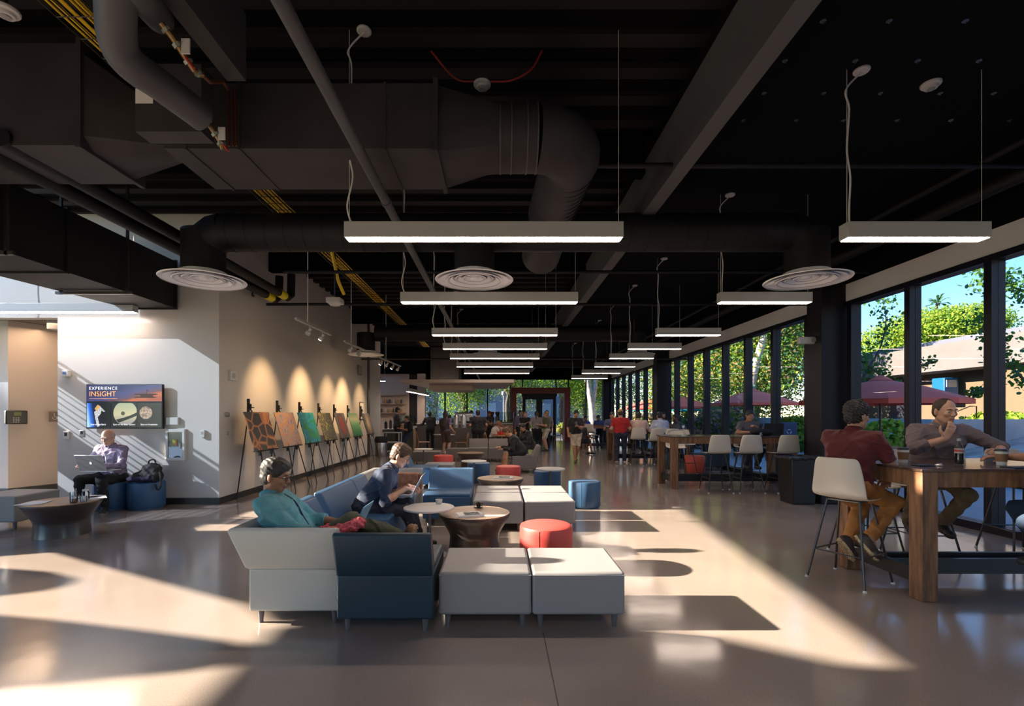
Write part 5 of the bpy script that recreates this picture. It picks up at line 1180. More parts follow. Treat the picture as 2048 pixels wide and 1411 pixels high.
rc=lambda x0,x1,z0,z1:[(x0,z0),(x1,z0),(x1,z1),(x0,z1)]
pa=flat('sunset_panel',f_top,rc(-.625,.625,.085,.36),t,-.001)
pb=flat('blue_planet_panel',f_earth,rc(-.62,-.225,-.345,.06),t,-.001)
def circ(cx,cz,r,x1=9,n=40,z1=9,z0=-9): return [(min(cx+r*math.cos(2*PI*i/n),x1),max(z0,min(cz+r*math.sin(2*PI*i/n),z1))) for i in range(n)]
pc=flat('ringed_planet_panel',lambda n,l,tc:ramp(n,l,tc.outputs['Generated'],[(0,(.002,.002,.003)),(1,(.003,.003,.003))]),rc(-.215,.21,-.345,.06),t,-.001)
def f_sat(n,l,tc):
    s=n.new('ShaderNodeSeparateXYZ'); l.new(tc.outputs['Generated'],s.inputs[0]); return ramp(n,l,s.outputs['Z'],[(0,(.20,.18,.22)),(.5,(.45,.42,.25)),(1,(.30,.34,.22))])
flat('pale_planet',f_sat,circ(.02,-.11,.20,.208,z1=.058,z0=-.33),pc,-.002)
flat('dark_ring',lambda n,l,tc:ramp(n,l,tc.outputs['Generated'],[(0,(.01,.01,.01)),(1,(.02,.02,.02))]),[(-.14,-.22),(-.02,-.19),(.1,-.15),(.208,-.10),(.208,-.155),(.1,-.20),(-.02,-.245),(-.09,-.27)],pc,-.003)
flat('small_moon',lambda n,l,tc:ramp(n,l,tc.outputs['Generated'],[(0,(.05,.06,.03)),(1,(.06,.07,.04))]),circ(-.02,-.115,.033),pc,-.003)
pd=flat('dark_sky_panel',lambda n,l,tc:ramp(n,l,tc.outputs['Generated'],[(0,(.003,.002,.002)),(1,(.004,.003,.003))]),rc(.215,.62,-.345,.06),t,-.001)
flat('rocky_planet',f_rock((.10,.07,.05),(.45,.33,.25),5),circ(.36,-.105,.105),pd,-.002)
flat('gold_spacecraft_body',f_rock((.35,.18,.03),(.7,.45,.15),8),[(-.49,-.03),(-.44,.03),(-.39,-.0),(-.42,-.07),(-.47,-.08)],pb,-.002)
flat('white_spacecraft_frame',f_rock((.2,.2,.22),(.7,.7,.7),14),[(-.50,-.09),(-.44,-.06),(-.40,-.0),(-.37,-.03),(-.32,-.08),(-.33,-.09),(-.38,-.07),(-.39,-.12),(-.44,-.18),(-.41,-.33),(-.45,-.34),(-.48,-.2)],pb,-.0025)
b=MB(); n_=.0
for zz,(x0,x1) in ((.20,(.15,.57)),(.155,(.15,.55))): b.prism([(x0,zz),(x0+.05,zz+.012),(x1-.05,zz+.012),(x1,zz),(x1-.05,zz-.012),(x0+.05,zz-.012)],lambda p,q:(p[0],-.0025-.0006*q,p[1]))
b.prism(rc(.27,.48,.14,.20),lambda p,q:(p[0],-.003-.0006*q,p[1]))
b.prism([(.37,.20),(.375,.20),(.378,.275),(.41,.25),(.412,.256),(.374,.284)],lambda p,q:(p[0],-.003-.0006*q,p[1]))
b.build('lander_silhouette',mat('lander_dark',(.01,.005,.004),.5,emis=(.05,.02,.012),estr=.3),pa)
tw=mat('screen_white_text',(.6,.6,.6),.5,emis=(.75,.75,.78),estr=.33); to_=mat('screen_orange_text',(.6,.3,.1),.5,emis=(.85,.28,.08),estr=.33)
text('EXPERIENCE','screen_lettering',tw,.072,(-.585,-.0035,.300),(PI/2,0,0),pa,.0003,sp=1.22)
text('INSIGHT','screen_lettering',to_,.118,(-.585,-.0035,.205),(PI/2,0,0),pa,.0003)
b=MB(); b.bx(-.58,-.115,-.003,-.002,.128,.132); b.build('orange_rule',to_,pa)
for s_,x,pp in (('Eyes on the Earth',-.43,pb),('Eyes on the Solar System',.0,pc),('Eyes on Exoplanets',.415,pd)): text(s_,'screen_caption',tw,.036,(x,-.0045,-.300),(PI/2,0,0),pp,.0003,'CENTER')
# ---------------- wall devices on the front lobby wall
def wx(px,Z=8.12): return (px-VX)/FPX*Z
def wz(py,Z=8.12): return CH+(VY-py)/FPX*Z
def plate(name,label,cat,px0,px1,py0,py1,m,dep=.03,extra=None,Y=8.15):
    x0,x1,z0,z1=wx(px0),wx(px1),wz(py1),wz(py0); t=thing(name,label,cat,((x0+x1)/2,Y,(z0+z1)/2)); w,h=(x1-x0)/2,(z1-z0)/2
    b=MB(); b.bx(-w,w,-dep,0,-h,h); b.build('cover_plate',m,t,bevel=.004); 
    if extra: extra(t,w,h,dep)
    return t
def ex_win(mm): 
    def f(t,w,h,d): b=MB(); b.bx(-w*.5,w*.5,-d-.003,-d,-h*.2,h*.6); b.build('display_window',mm,t)
    return f
plate('thermostat','white thermostat with a small dark display on the lobby wall','thermostat',126,137,862,878,plastic_w,.03,ex_win(blackm))
plate('light_switch','grey steel switch plate with dark rockers beside the thermostat','switch',157,166,860,873,chrome,.012,ex_win(blackm))
plate('fire_strobe','white alarm strobe with blue lens high on the lobby wall','alarm strobe',125,139,741,753,plastic_w,.06,ex_win(mat('blue_lens',(.10,.18,.4),.2)))
plate('junction_box','blank white box between the screen and the extinguisher cabinet','wall box',333,357,834,849,plastic_w,.05)
plate('fire_pull_station','white pull handle device right of the extinguisher cabinet','alarm handle',401,410,860,874,plastic_w,.05,ex_win(mat('grey_plastic',(.3,.3,.3),.4)))
t=thing('extinguisher_cabinet','white recessed extinguisher cabinet with a glass door and colour sticker','cabinet',(wx(352),8.15,wz(889)))
w,h=(wx(371)-wx(333))/2,(wz(858)-wz(921))/2
b=MB(); 
for (a,c,d,e) in ((-w,w,h-.05,h),(-w,w,-h,-h+.05),(-w,-w+.04,-h+.05,h-.05),(w-.04,w,-h+.05,h-.05)): b.bx(a,c,-.06,0,d,e)
b.build('cabinet_frame',plastic_w,t,bevel=.004)
b=MB(); b.bx(-w+.04,w-.04,-.012,-.002,-h+.05,h-.05); b.build('inner_box',mat('cabinet_inside',(.3,.3,.3),.5),t)
b=MB(); b.bx(-w+.04,w-.04,-.05,-.046,-h+.05,h-.05); d=b.build('glass_door',glassmat('cabinet_glass',(.8,.85,.9),.12,.05),t)
b=MB(); b.tube([(w-.07,-.052,.03),(w-.07,-.075,.03),(w-.07,-.075,-.05),(w-.07,-.052,-.05)],.006,8); b.build('door_handle',chrome,d)
b=MB(); b.bx(-.04,.03,-.054,-.051,-.01,.09); b.build('colour_sticker',mat('green_yellow_sticker',(.35,.40,.02),.5,var=1,vscale=12,col2=(.25,.03,.02)),d)
text('FIRE','door_lettering',mat('black_letter',(.02,.02,.02),.5),.055,(-w+.065,-.052,.02),(PI/2,R(-90),0),d,.0004,'CENTER')
# gallery wall small devices
def gplate(name,label,cat,px0,px1,py0,py1,m,dep=.02):
    pm=(px0+px1)/2; Z=4.7*FPX/(VX-pm); y0=4.7*FPX/(VX-px0); y1=4.7*FPX/(VX-px1); z0=CH+(VY-py1)/FPX*Z; z1=CH+(VY-py0)/FPX*Z
    t=thing(name,label,cat,(-4.71,(y0+y1)/2,(z0+z1)/2)); L=min((y1-y0)/2,.4); h=(z1-z0)/2
    b=MB(); b.bx(0,dep,-L,L,-h,h); b.build('cover_plate',m,t,bevel=.003)
    b=MB(); b.bx(dep,dep+.004,-L*.5,L*.5,-h*.6,h*.6); b.build('face_insert',mat('grey_plastic',(.3,.3,.3),.4),t)
gplate('speaker_strobe','small speaker strobe on the near end of the gallery wall','alarm strobe',457,469,742,760,plastic_w,.05)
gplate('card_reader','small grey card reader below the gallery wall strobe','card reader',450,458,824,833,chrome)
gplate('light_switch','pale switch plate below the card reader on the gallery wall','switch',452,459,858,873,plastic_w,.01)
gplate('wall_outlet','black outlet plate high on the gallery wall under the diffuser','outlet',504,508,579,593,blackm)
gplate('air_grille','grey air grille high at the far end of the gallery wall','air grille',715,723,730,750,mat('grille_grey',(.2,.2,.2),.5))
b=MB(); b.bx(0,.02,-.25,.25,-.3,.3); t=thing('wall_notice','thin black framed notice near the far end of the gallery wall','notice',(-4.71,16.6,1.65)); b.build('black_frame',blackm,t)
b=MB(); b.bx(.02,.023,-.22,.22,-.27,.27); b.build('white_sheet',paper,t)
# hall objects
t=thing('wall_phone','black wall phone with keypad in the hall opening','phone',P(30,834,9.2)); t.rotation_euler=(0,0,R(66))
b=MB(); b.bx(-.16,.16,-.08,0,-.13,.13); b.build('phone_body',blackm,t,bevel=.02)
b=MB(); b.bx(-.05,.06,-.085,-.08,.03,.10); b.build('green_display',mat('green_lcd',(.08,.10,.02),.4),t)
b=MB()
for i in range(3):
    for j in range(4): b.bx(-.06+i*.035,-.04+i*.035,-.085,-.08,-.10+j*.028,-.083+j*.028)
b.build('keypad_buttons',mat('grey_keys',(.25,.25,.25),.5),t)
p=P(109,833,9.75); t=thing('restroom_sign','brown accessibility sign with wheelchair symbol in the hall','sign',p); t.rotation_euler=(0,0,R(66))
b=MB(); b.bx(-.09,.09,-.012,0,-.10,.10); b.build('sign_plate',mat('taupe_sign',(.15,.11,.09),.6),t)
b=MB(); b.tube([(.0+.035*math.cos(a),-.015,-.02+.035*math.sin(a)) for a in np.linspace(R(-200),R(60),14)],.005,6); b.tube([(-.01,-.015,.05),(-.005,-.015,.0),(.025,-.015,.0),(.04,-.015,-.04)],.006,6); b.ell((-.012,-.015,.065),(.009,.004,.009)); b.build('wheelchair_symbol',plastic_w,t)
p=P(109,650,9.0); t=thing('hall_downlight','lit cylinder downlight just inside the hall opening','downlight',p)
b=MB(); b.lathe([(.10,-.08),(.105,-.08),(.105,.10),(0,.10)],seg=24); b.build('can_housing',lamp_white,t)
b=MB(); b.lathe([(0,-.072),(.10,-.072),(.10,-.068),(0,-.068)],seg=24); b.build('lit_lens',mat('lit_lens',(1,.8,.6),.4,emis=(1,.7,.45),estr=3),t)
L=bpy.data.lights.new('hall_downlight_glow','AREA'); L.energy=6; L.color=(1,.68,.45); L.size=1.0; o=bpy.data.objects.new('hall_downlight_glow',L); COL.objects.link(o); o.location=(-8.6,9.1,3.2)
# ---------------- easels with pictures
def picmat(name,kind):
    m=bpy.data.materials.new(name); m.use_nodes=True; n,l=nodes(m); p=n['Principled BSDF']; p.inputs['Roughness'].default_value=.5
    tc=n.new('ShaderNodeTexCoord'); g=tc.outputs['Generated']
    mp=n.new('ShaderNodeMapping'); l.new(g,mp.inputs[0]); mp.inputs['Scale'].default_value=(.01,1,1)
    def noise(s,d=4,dist=0): q=n.new('ShaderNodeTexNoise'); q.inputs['Scale'].default_value=s; q.inputs['Detail'].default_value=d; q.inputs['Distortion'].default_value=dist; l.new(mp.outputs[0],q.inputs['Vector']); return q.outputs['Fac']
    def vor(s,feat='DISTANCE_TO_EDGE'): q=n.new('ShaderNodeTexVoronoi'); q.feature=feat; q.inputs['Scale'].default_value=s; l.new(mp.outputs[0],q.inputs['Vector']); return q.outputs['Distance']
    sx=n.new('ShaderNodeSeparateXYZ'); l.new(g,sx.inputs[0])
    if kind==0: c=ramp(n,l,vor(3.2),[(.0,(.45,.20,.07)),(.035,(.42,.14,.04)),(.075,(.16,.05,.02)),(.12,(.02,.017,.015))])
    if kind==1: c=ramp(n,l,noise(9,8,2),[(.32,(.06,.06,.08)),(.45,(.28,.28,.34)),(.54,(.42,.15,.05)),(.66,(.50,.28,.03))])
    if kind==2: c=ramp(n,l,noise(2.6,2,1.5),[(.35,(.01,.06,.09)),(.47,(.0,.30,.42)),(.55,(.0,.18,.10)),(.68,(.02,.25,.06))])
    if kind==3: c=ramp(n,l,vor(6),[(.0,(.50,.48,.04)),(.03,(.20,.18,.05)),(.05,(.05,.045,.045)),(.4,(.10,.09,.09))])
    if kind==5: c=ramp(n,l,sx.outputs['Z'],[(0,(.0,.10,.035)),(.5,(.07,.20,.09)),(.75,(.22,.25,.16)),(1,(.03,.13,.06))])
    if kind in (4,6):
        q=n.new('ShaderNodeVectorMath'); q.operation='DISTANCE'; mm=n.new('ShaderNodeMapping'); mm.inputs['Scale'].default_value=(0,1.5,1); l.new(g,mm.inputs[0]); l.new(mm.outputs[0],q.inputs[0]); q.inputs[1].default_value=(0,.75,.5)
        c=ramp(n,l,q.outputs['Value'],[(.30,(.17,.03,.022)),(.38,(.20,.045,.03)),(.40,(.04,.035,.035)),(.7,(.12,.10,.10))] if kind==4 else [(.1,(.45,.35,.22)),(.4,(.22,.16,.12)),(.7,(.07,.055,.05))])
    l.new(c,p.inputs['Base Color']); return m
pics=['orange crystal rings on dark','orange and grey mottled texture','teal and green liquid shapes','yellow veins over dark grey','red oval on a dark ground','green and cream gradient','brown glowing haze']
ecy=[8.72,9.85,10.95,12.1,13.25,14.45,15.85]
for k,(nm,cy) in enumerate(zip(pics,ecy)):
    t=thing('easel',f'black folding easel holding the picture of {nm}','easel',(-4.2,cy,0),0,'gallery easels')
    for dy in (-.36,.36):
        b=MB(); b.tube([(-.30,dy*.12,1.62),(.02,dy*.62,.90),(.22,dy,.0)],.012,8); lg=b.build('leg',blackm,t)
        b=MB(); b.box((.0,dy*.6,.84),(.035,.04,.10)); b.build('leg_clamp',blackm,lg)
    b=MB(); b.tube([(-.30,0,1.6),(-.47,-.10,0)],.012,8); b.build('leg',blackm,t)
    b=MB(); b.bx(-.33,-.29,-.02,.02,1.45,1.80); b.build('mast',blackm,t)
    b=MB(); b.box((-.27,.03,1.64),(.05,.10,.018)); b.box((-.27,0,1.66),(.03,.02,.09)); b.build('top_clip',blackm,t)
    b=MB(); b.bx(-.02,.05,-.40,.40,.865,.885); b.build('picture_ledge',blackm,t)
    b=MB(); b.prism([(.0,.89),(.012,.892),(-.188,1.56),(-.2,1.558)],lambda p,q:(p[0],(q-.5)*(.87 if k!=4 else .8),p[1])); o=b.build('picture_panel',picmat('picture_%d'%k,k)); o.location=(-4.185,cy,0)
    me=o.data; c=sum((v.co for v in me.vertices),Vector())/len(me.vertices); me.transform(Matrix.Translation(-c)); o.location=o.location+c
    tag(o,f'unframed picture of {nm} standing on an easel','picture','pictures on easels')
# ---------------- emergency light on column
t=thing('emergency_light','white twin emergency light on the side of the near dark column','emergency light',P(1614,680,9.0))
b=MB(); b.bx(-.16,.14,-.04,.05,-.07,.06); b.build('unit_body',plastic_w,t,bevel=.01)
b=MB(); b.tube([(.09,-.04,.0),(.09,-.075,.0)],.045,16); b.build('lamp_lens',mat('lamp_lens_grey',(.3,.32,.33),.15),t)
# number stand on middle table
t=thing('table_marker','small metal stand with a white disc on the middle bar table','table marker',(3.90,10.2,1.07))
b=MB(); b.lathe([(.04,0),(.04,.008),(0,.01)],seg=20); b.tube([(0,0,0),(0,0,.17)],.005,8); b.build('stand',chrome,t)
b=MB(); b.tube([(0,-.004,.19),(0,.004,.19)],.028,20); b.build('disc',plastic_w,t)
Bk=Sdf(.014); Bk.ell((0,0,.07),(.24,.13,.075),None,.04); Bk.ell((.12,0,.06),(.16,.12,.06),None,.04); v,q=Bk.mesh((.01,35)); o=mesh_np('duffel_bag',v,q,blackbag); o.location=(5.62,10.35,1.075); tag(o,'black bag lying on the middle bar table beside the laptop','bag')
t=thing('drinking_glass','small clear glass on the middle bar table by the black bag','glass',(5.45,10.05,1.07)); b=MB(); b.lathe([(0,.004),(.032,.003),(.036,.075),(.034,.075),(.031,.008)],seg=20); b.build('glass_wall',water,t)
for i,(x,y,l) in enumerate([(4.2,15.75,'white paper cup at the pink shirted man\'s elbow'),(5.25,15.8,'white paper cup between the two men facing each other'),(4.7,15.6,'white paper cup near the middle of the far bar table')]):
    b=MB(); b.lathe([(.028,0),(.038,.11),(.036,.11),(.027,.006),(0,.006)],seg=16); tag(b.build('paper_cup',paper,loc=(x,y,1.07)),l,'cup')
# ---------------- cafe
cw=mat('cafe_panel_wood',(.30,.20,.13),.6,var=.1); cg=mat('cafe_panel_grey',(.09,.075,.07),.6)
t=thing('cafe_counter','long cafe service counter with tan and grey front panels','counter',(-2,22,0))
b=MB(); b.bx(-2.56,-1.70,-.35,.45,0,.95); b.build('tan_front_panel',cw,t)
b=MB(); b.bx(-2.6,-1.65,-.4,.5,.95,1.0); b.build('tan_end_worktop',plastic_w,t)
b=MB(); b.bx(-1.70,.0,-.2,.45,0,1.1); b.bx(.02,2.6,-.2,.45,0,1.1); b.build('grey_front_panel',cg,t)
b=MB(); b.bx(-1.70,2.65,-.25,.5,1.1,1.14); b.build('worktop',plastic_w,t)
b=MB(); b.bx(1.7,2.65,-.4,-.25,.7,1.05); b.build('side_panel',cw,t)
def applet(label,loc,kind):
    t=thing({'esp':'espresso_machine','urn':'coffee_urn','case':'display_case','reg':'cash_register','grind':'coffee_grinder'}[kind],label,{'esp':'coffee machine','urn':'coffee urn','case':'display case','reg':'till','grind':'grinder'}[kind],loc)
    if kind=='esp':
        b=MB(); b.bx(-.4,.4,-.25,.25,.08,.45); b.build('machine_body',chrome,t,bevel=.02); b=MB(); b.bx(-.42,.42,-.27,.27,.45,.5); b.build('cup_tray',darkmetal,t)
        for x in (-.25,0,.25): b=MB(); b.tube([(x,-.25,.25),(x,-.34,.24)],.03,10); b.build('brew_group',darkmetal,t)
    if kind=='urn': b=MB(); b.lathe([(.12,0),(.12,.5),(.1,.55),(0,.57)],seg=24); b.build('urn_body',chrome,t); b=MB(); b.bx(-.02,.02,-.16,-.1,.08,.12); b.build('tap',blackm,t)
    if kind=='case':
        b=MB(); b.bx(-.35,.35,-.25,.25,0,.06); b.build('case_base',darkmetal,t); b=MB(); b.bx(-.35,.35,-.25,-.24,.06,.5); b.bx(-.35,-.34,-.25,.25,.06,.5);b.bx(.34,.35,-.25,.25,.06,.5); b.bx(-.35,.35,-.25,.25,.49,.5); b.build('case_glass',glassmat('case_glass',(.7,.8,.78),.1,.02),t)
        for i in range(4): b=MB(); b.ell((-.22+i*.15,0,.11),(.06,.05,.045)); b.build('pastry',mat('baked_crust',(.35,.18,.07),.7,var=.3,vscale=20),t)
    if kind=='reg': b=MB(); b.bx(-.15,.15,-.02,.02,.12,.38); b.build('till_screen',blackm,t); b=MB(); b.bx(-.05,.05,-.05,.05,0,.14); b.build('till_stand',blackm,t)
    if kind=='grind': b=MB(); b.bx(-.1,.1,-.12,.12,0,.32); b.build('grinder_body',blackm,t); b=MB(); b.lathe([(.05,.32),(.10,.42),(.10,.52),(0,.53)],seg=20); b.build('bean_hopper',mat('bean_hopper',(.06,.03,.02),.2),t)
applet('glass pastry case at the tan end of the cafe counter',(-4.1,22.0,1.0),'case'); applet('second glass case near the red portal end of the counter',(.35,22.0,1.14),'case')
applet('stainless coffee machine at the middle of the cafe counter',(-1.55,22.1,1.14),'esp'); applet('tall black grinder on the counter by the red portal',(-.05,22.05,1.14),'grind'); applet('second black grinder left of the tall one',(-.3,22.1,1.14),'grind')
applet('dark till screen beside the coffee machine',(-2.3,22.0,1.14),'reg'); applet('steel urn standing on the drinks counter',(-1.75,20.0,.98),'urn'); applet('steel urn to the right of the first on the drinks counter',(-1.45,20.0,.98),'urn')
b=MB(); b.bx(-2.2,-1.1,19.8,20.3,0,.98); one('drinks_counter','low dark drinks counter carrying the two steel urns','counter',b,cg)
rr=random.Random(11)
for k in range(9): b=MB(); b.lathe([(.028,0),(.038,.12),(0,.12)],seg=12); x=-3.2+k*.09; tag(b.build('paper_cup',paper,loc=(x,22.15,1.14 if x>-3.7 else 1.0)),'stacked white paper cup on the cafe counter left of the coffee machine','cup','paper cups on the cafe counter')
t=thing('condiment_cart','white open shelf cart beside the steel trash can','cart',(-4.1,18.7,0))
for x in (-.3,.3):
    for y in (-.25,.25): b=MB(); b.bx(x-.015,x+.015,y-.015,y+.015,0,.85); b.build('post',plastic_w,t)
for z in (.1,.45,.82): b=MB(); b.bx(-.31,.31,-.26,.26,z,z+.025); b.build('shelf',plastic_w,t)
t=thing('back_counter','glass fronted back counter along the cafe side wall','counter',(-4.6,20.6,0)); b=MB(); b.bx(-.25,.9,-.4,.4,0,.9); b.build('counter_body',mat('green_grey_panel',(.07,.08,.06),.4),t); b=MB(); b.bx(-.3,.95,-.45,.45,.9,.94); b.build('worktop',plastic_w,t)
for k,(x,hh_,c) in enumerate(((-4.75,.3,(.02,.02,.02)),(-4.55,.36,(.03,.025,.03)),(-4.35,.24,(.3,.3,.3)),(-4.2,.2,(.3,.12,.05)),(-4.05,.22,(.35,.18,.08)),(-3.9,.18,(.4,.3,.2)))):
    t=thing('dispenser',['tall black dispenser, first from the wall on the back counter','tall black dispenser, second on the back counter','steel flask on the back counter','short amber syrup jar on the back counter','honey coloured jar next to the syrup','pale jar at the counter end'][k],'dispenser',(x,20.4,.94))
    b=MB(); b.lathe([(.06,0),(.065,.02),(.065,hh_*.8),(.03,hh_),(0,hh_)],seg=16); b.build('jar_body',mat('disp_%d'%k,c,.3),t); b=MB(); b.tube([(0,0,hh_),(0,0,hh_+.05),(0,-.05,hh_+.05)],.01,8); b.build('pump_top',blackm,t)
t=thing('wall_shelf','lit wood shelf with cups on the cafe back wall','shelf',(-5.4,24.5,1.6)); 
for z in (0,.45,.9): b=MB(); b.bx(-.8,.7,-.25,.05,z,z+.04); b.build('shelf_board',wood_top,t)
for k in range(14):
    b=MB(); x=-6.1+ (k%7)*.2; z=1.64+.45*(k//7); b.lathe([(.05,0),(.055,.02),(.05,.16),(.02,.22),(0,.22)],seg=10); tag(b.build('bottle',mat('shelf_bottle_%d'%(k%3),[(.3,.15,.03),(.05,.04,.03),(.4,.35,.3)][k%3],.4),loc=(x,24.4,z)),'small bottle standing on the cafe back wall shelf','bottle','bottles on the cafe back shelf')
red=mat('red_cup',(.65,.02,.02),.4)
for k,x in enumerate((.0,.1,.17,.26)): b=MB(); b.lathe([(.032,0),(.045,.13),(.043,.13),(.03,.006),(0,.006)],seg=14); tag(b.build('red_cup',red,loc=(x,18.75,.74)),f'{["first","second","third","fourth"][k]} bright red cup from the left before the bending redhead','cup')
b=MB(); b.lathe([(0,.70),(.4,.70),(.4,.735),(0,.735)],seg=32); b.tube([(0,0,0),(0,0,.7)],.03,10); one('cafe_table','small round table holding the red cups','table',b,wood_top,loc=(.13,18.8,0))
# wooden chairs
def wchair(label,x,y,rz):
    t=thing('wooden_chair',label,'chair',(x,y,0),rz,'bent wood cafe chairs')
    b=MB(); b.prism([(-.21,-.2),(.21,-.2),(.24,.2),(.1,.24),(-.1,.24),(-.24,.2)],lambda p,q:(p[0],p[1],.44+q*.015)); b.build('seat',mat('bent_oak',(.32,.16,.07),.5),t,bevel=.004)
    b=MB(); n=10; A=[];B=[]
    for i in range(n+1):
        u=i/n*2-1; A.append(b.bm.verts.new((u*.19,-.25+.05*u*u,.52))); B.append(b.bm.verts.new((u*.17,-.33+.05*u*u,.84)))
    for i in range(n): b._f([A[i],A[i+1],B[i+1],B[i]])
    b.build('backrest',mat('bent_oak',(.32,.16,.07),.5),t,solid=.012)
    for sx in (-1,1):
        b=MB(); b.tube([(sx*.2,-.3,.8),(sx*.18,-.2,.45),(sx*.22,-.27,0)],.014,8); b.build('leg',mat('bent_oak',(.32,.16,.07),.5),t)
        b=MB(); b.tube([(sx*.18,.18,.44),(sx*.22,.25,0)],.014,8); b.build('leg',mat('bent_oak',(.32,.16,.07),.5),t)
wchair('bent oak chair left of the tall white tulip table',-2.95,19.1,R(-80)); wchair('bent oak chair right of the tall white tulip table, bag on it',-1.45,18.7,R(100)); wchair('bent oak chair under the person in the headscarf',-.3,19.2,R(-70)); wchair('bent oak chair under the bending redhead',.4,19.0,R(80)); wchair('bent oak chair beside the red portal, left of the walker',3.0,24.6,R(100))
Bp=Sdf(.018); Bp.ell((0,0,0),(.16,.10,.23),None,.04); Bp.ell((0,-.07,-.06),(.11,.06,.12),None,.04); v,q=Bp.mesh((.008,30))
for (x,y,z,rz,l,c) in ((-2.03,17.78,1.17,R(-20),'dark backpack worn by the person in the blue-grey shirt',(.03,.018,.015)),(-3.50,19.02,1.05,R(120),'black backpack worn by the shorter student',(.006,.006,.007))):
    o=mesh_np('backpack',v,q,mat('pack_%d'%int(c[0]*999),c,.8,bump=.4)); o.location=(x,y,z); o.rotation_euler=(0,0,rz); tag(o,l,'backpack')
# ---------------- outdoors
grass=mat('dry_grass',(.10,.12,.05),.95,var=.5,vscale=2); dirt=mat('dry_slope',(.36,.32,.28),.95,var=.3,vscale=3,bump=.5,bscale=20); pave=mat('pale_paving',(.13,.13,.14),.8,var=.1,vscale=1)
conc=mat('pale_concrete',(.45,.46,.47),.85,var=.1,vscale=2); cream=mat('cream_stucco',(.15,.115,.07),.9); fascia=mat('pale_fascia',(.15,.145,.14),.9,var=.06,vscale=2)
b=MB(); b.bx(6.5,12.5,-20,32,-.15,-.03); struct(b,'ground_patio',mat('light_patio_paving',(.46,.47,.48),.8,var=.1,vscale=1))  # same paving painted brighter here, where the building shades it
b=MB(); b.bx(12.5,60,-20,90,-.15,-.035); b.bx(6.5,12.5,32,90,-.15,-.035); struct(b,'ground_beyond_patio',pave)  # darker copy of the paving, holds back the glare of direct sun
b=MB(); b.bx(-40,6.5,28.9,90,-.15,-.03); struct(b,'ground_forecourt',pave)
b=MB(); b.bx(-60,-12,-30,40,-.15,-.05); struct(b,'ground_lawn',grass)
b=MB(); b.prism([(11.2,-.1),(17,1.15),(22,1.25),(22,-.1)],lambda p,q:(p[0],4+q*10.5,p[1])); struct(b,'hillside_slope',dirt)
b=MB(); b.bx(10.8,11.2,3,14.4,0,.25); struct(b,'kerb_slope',conc)
b=MB(); b.bx(12.9,13.2,14.4,30,0,1.38); b.bx(13.2,24,14.4,14.7,0,1.38); struct(b,'wall_outdoor_retaining',conc)
b=MB(); b.bx(13.2,24,14.7,45,1.0,1.3); struct(b,'ground_terrace',pave)
t=thing('cream_building','cream stucco building with a flat pale roof across the patio','building',(20,8,1.1))
b=MB(); b.bx(-.4,4,-14,20,-.2,2.3); b.build('stucco_wall',cream,t)
b=MB(); b.bx(-1.7,6,-12,20.5,2.25,3.35); b.build('roof_fascia',fascia,t)
b=MB(); b.bx(-1.2,-.4,5.0,10.6,-.2,2.3); b.build('projecting_bay',cream,t)
b=MB(); b.bx(-.45,-.4,14.5,16.2,-.1,2.0); b.build('dark_window',mat('dark_window',(.03,.035,.05),.2),t)
b=MB(); b.bx(.3,6,-13,19,3.35,3.85); b.build('roof_parapet',mat('blue_grey_parapet',(.12,.14,.19),.8),t)
b=MB(); b.bx(-1,3,-13,-1,3.35,4.9); b.build('roof_plant_room',fascia,t)
t=thing('vending_machine','bright blue vending machine against the cream building','vending machine',P(1890,772,20.6)+Vector((0,0,-.8)))
b=MB(); b.bx(-.3,.3,-.3,.3,.2,1.15); b.build('machine_case',mat('bright_blue',(.005,.11,.30),.4),t,bevel=.03)
b=MB(); b.bx(-.22,.2,-.32,-.3,.75,1.05); b.build('white_panel',plastic_w,t)
# handrail
b=MB(); b.tube([P(1915,822,18),P(1940,812,18),P(1953,812,18),P(1953,835,18)],.02,8); one('handrail','dark bent handrail on the terrace','handrail',b,darkmetal)
# umbrellas
def umbrella(label,x,y,zt,r,drop,m,under,rz=0):
    t=thing('patio_umbrella',label,'umbrella',(x,y,0),rz)
    b=MB(); n=8; top=b.bm.verts.new((0,0,zt)); rim=[b.bm.verts.new((r*math.cos(2*PI*i/n+.2),r*math.sin(2*PI*i/n+.2),zt-drop)) for i in range(n)]
    mid=[b.bm.verts.new((.5*r*math.cos(2*PI*i/n+.2),.5*r*math.sin(2*PI*i/n+.2),zt-drop*.42)) for i in range(n)]
    low=[b.bm.verts.new((r*math.cos(2*PI*i/n+.2),r*math.sin(2*PI*i/n+.2),zt-drop-.10)) for i in range(n)]
    for i in range(n):
        j=(i+1)%n; b._f([top,mid[i],mid[j]]); b._f([mid[i],rim[i],rim[j],mid[j]]); b._f([rim[i],low[i],low[j],rim[j]])
    b.build('canopy',m,t,auto=15)
    b=MB(); b.lathe([(.22,zt-.05),(.10,zt+.03),(0,zt+.07)],seg=8); b.build('vent_cap',m,t)
    b=MB(); b.tube([(0,0,0),(0,0,zt)],.022,10); b.build('pole',mat('umbrella_pole',(.05,.06,.08),.4),t)
    for i in range(n):
        a=2*PI*i/n+.2; b=MB(); b.tube([(0,0,zt-.35),(.5*r*math.cos(a),.5*r*math.sin(a),zt-drop*.42-.02)],.008,6); b.build('strut',darkmetal,t)
ru=mat('coral_canvas',(.90,.16,.11),.8); tu=mat('teal_canvas',(.0,.20,.28),.8)
umbrella('nearest coral patio umbrella beyond the first two panes',8.25,10.45,2.30,1.50,.47,ru,0)
umbrella('second coral patio umbrella behind the middle bar table panes',10.0,19.0,2.50,1.55,.52,ru,0)
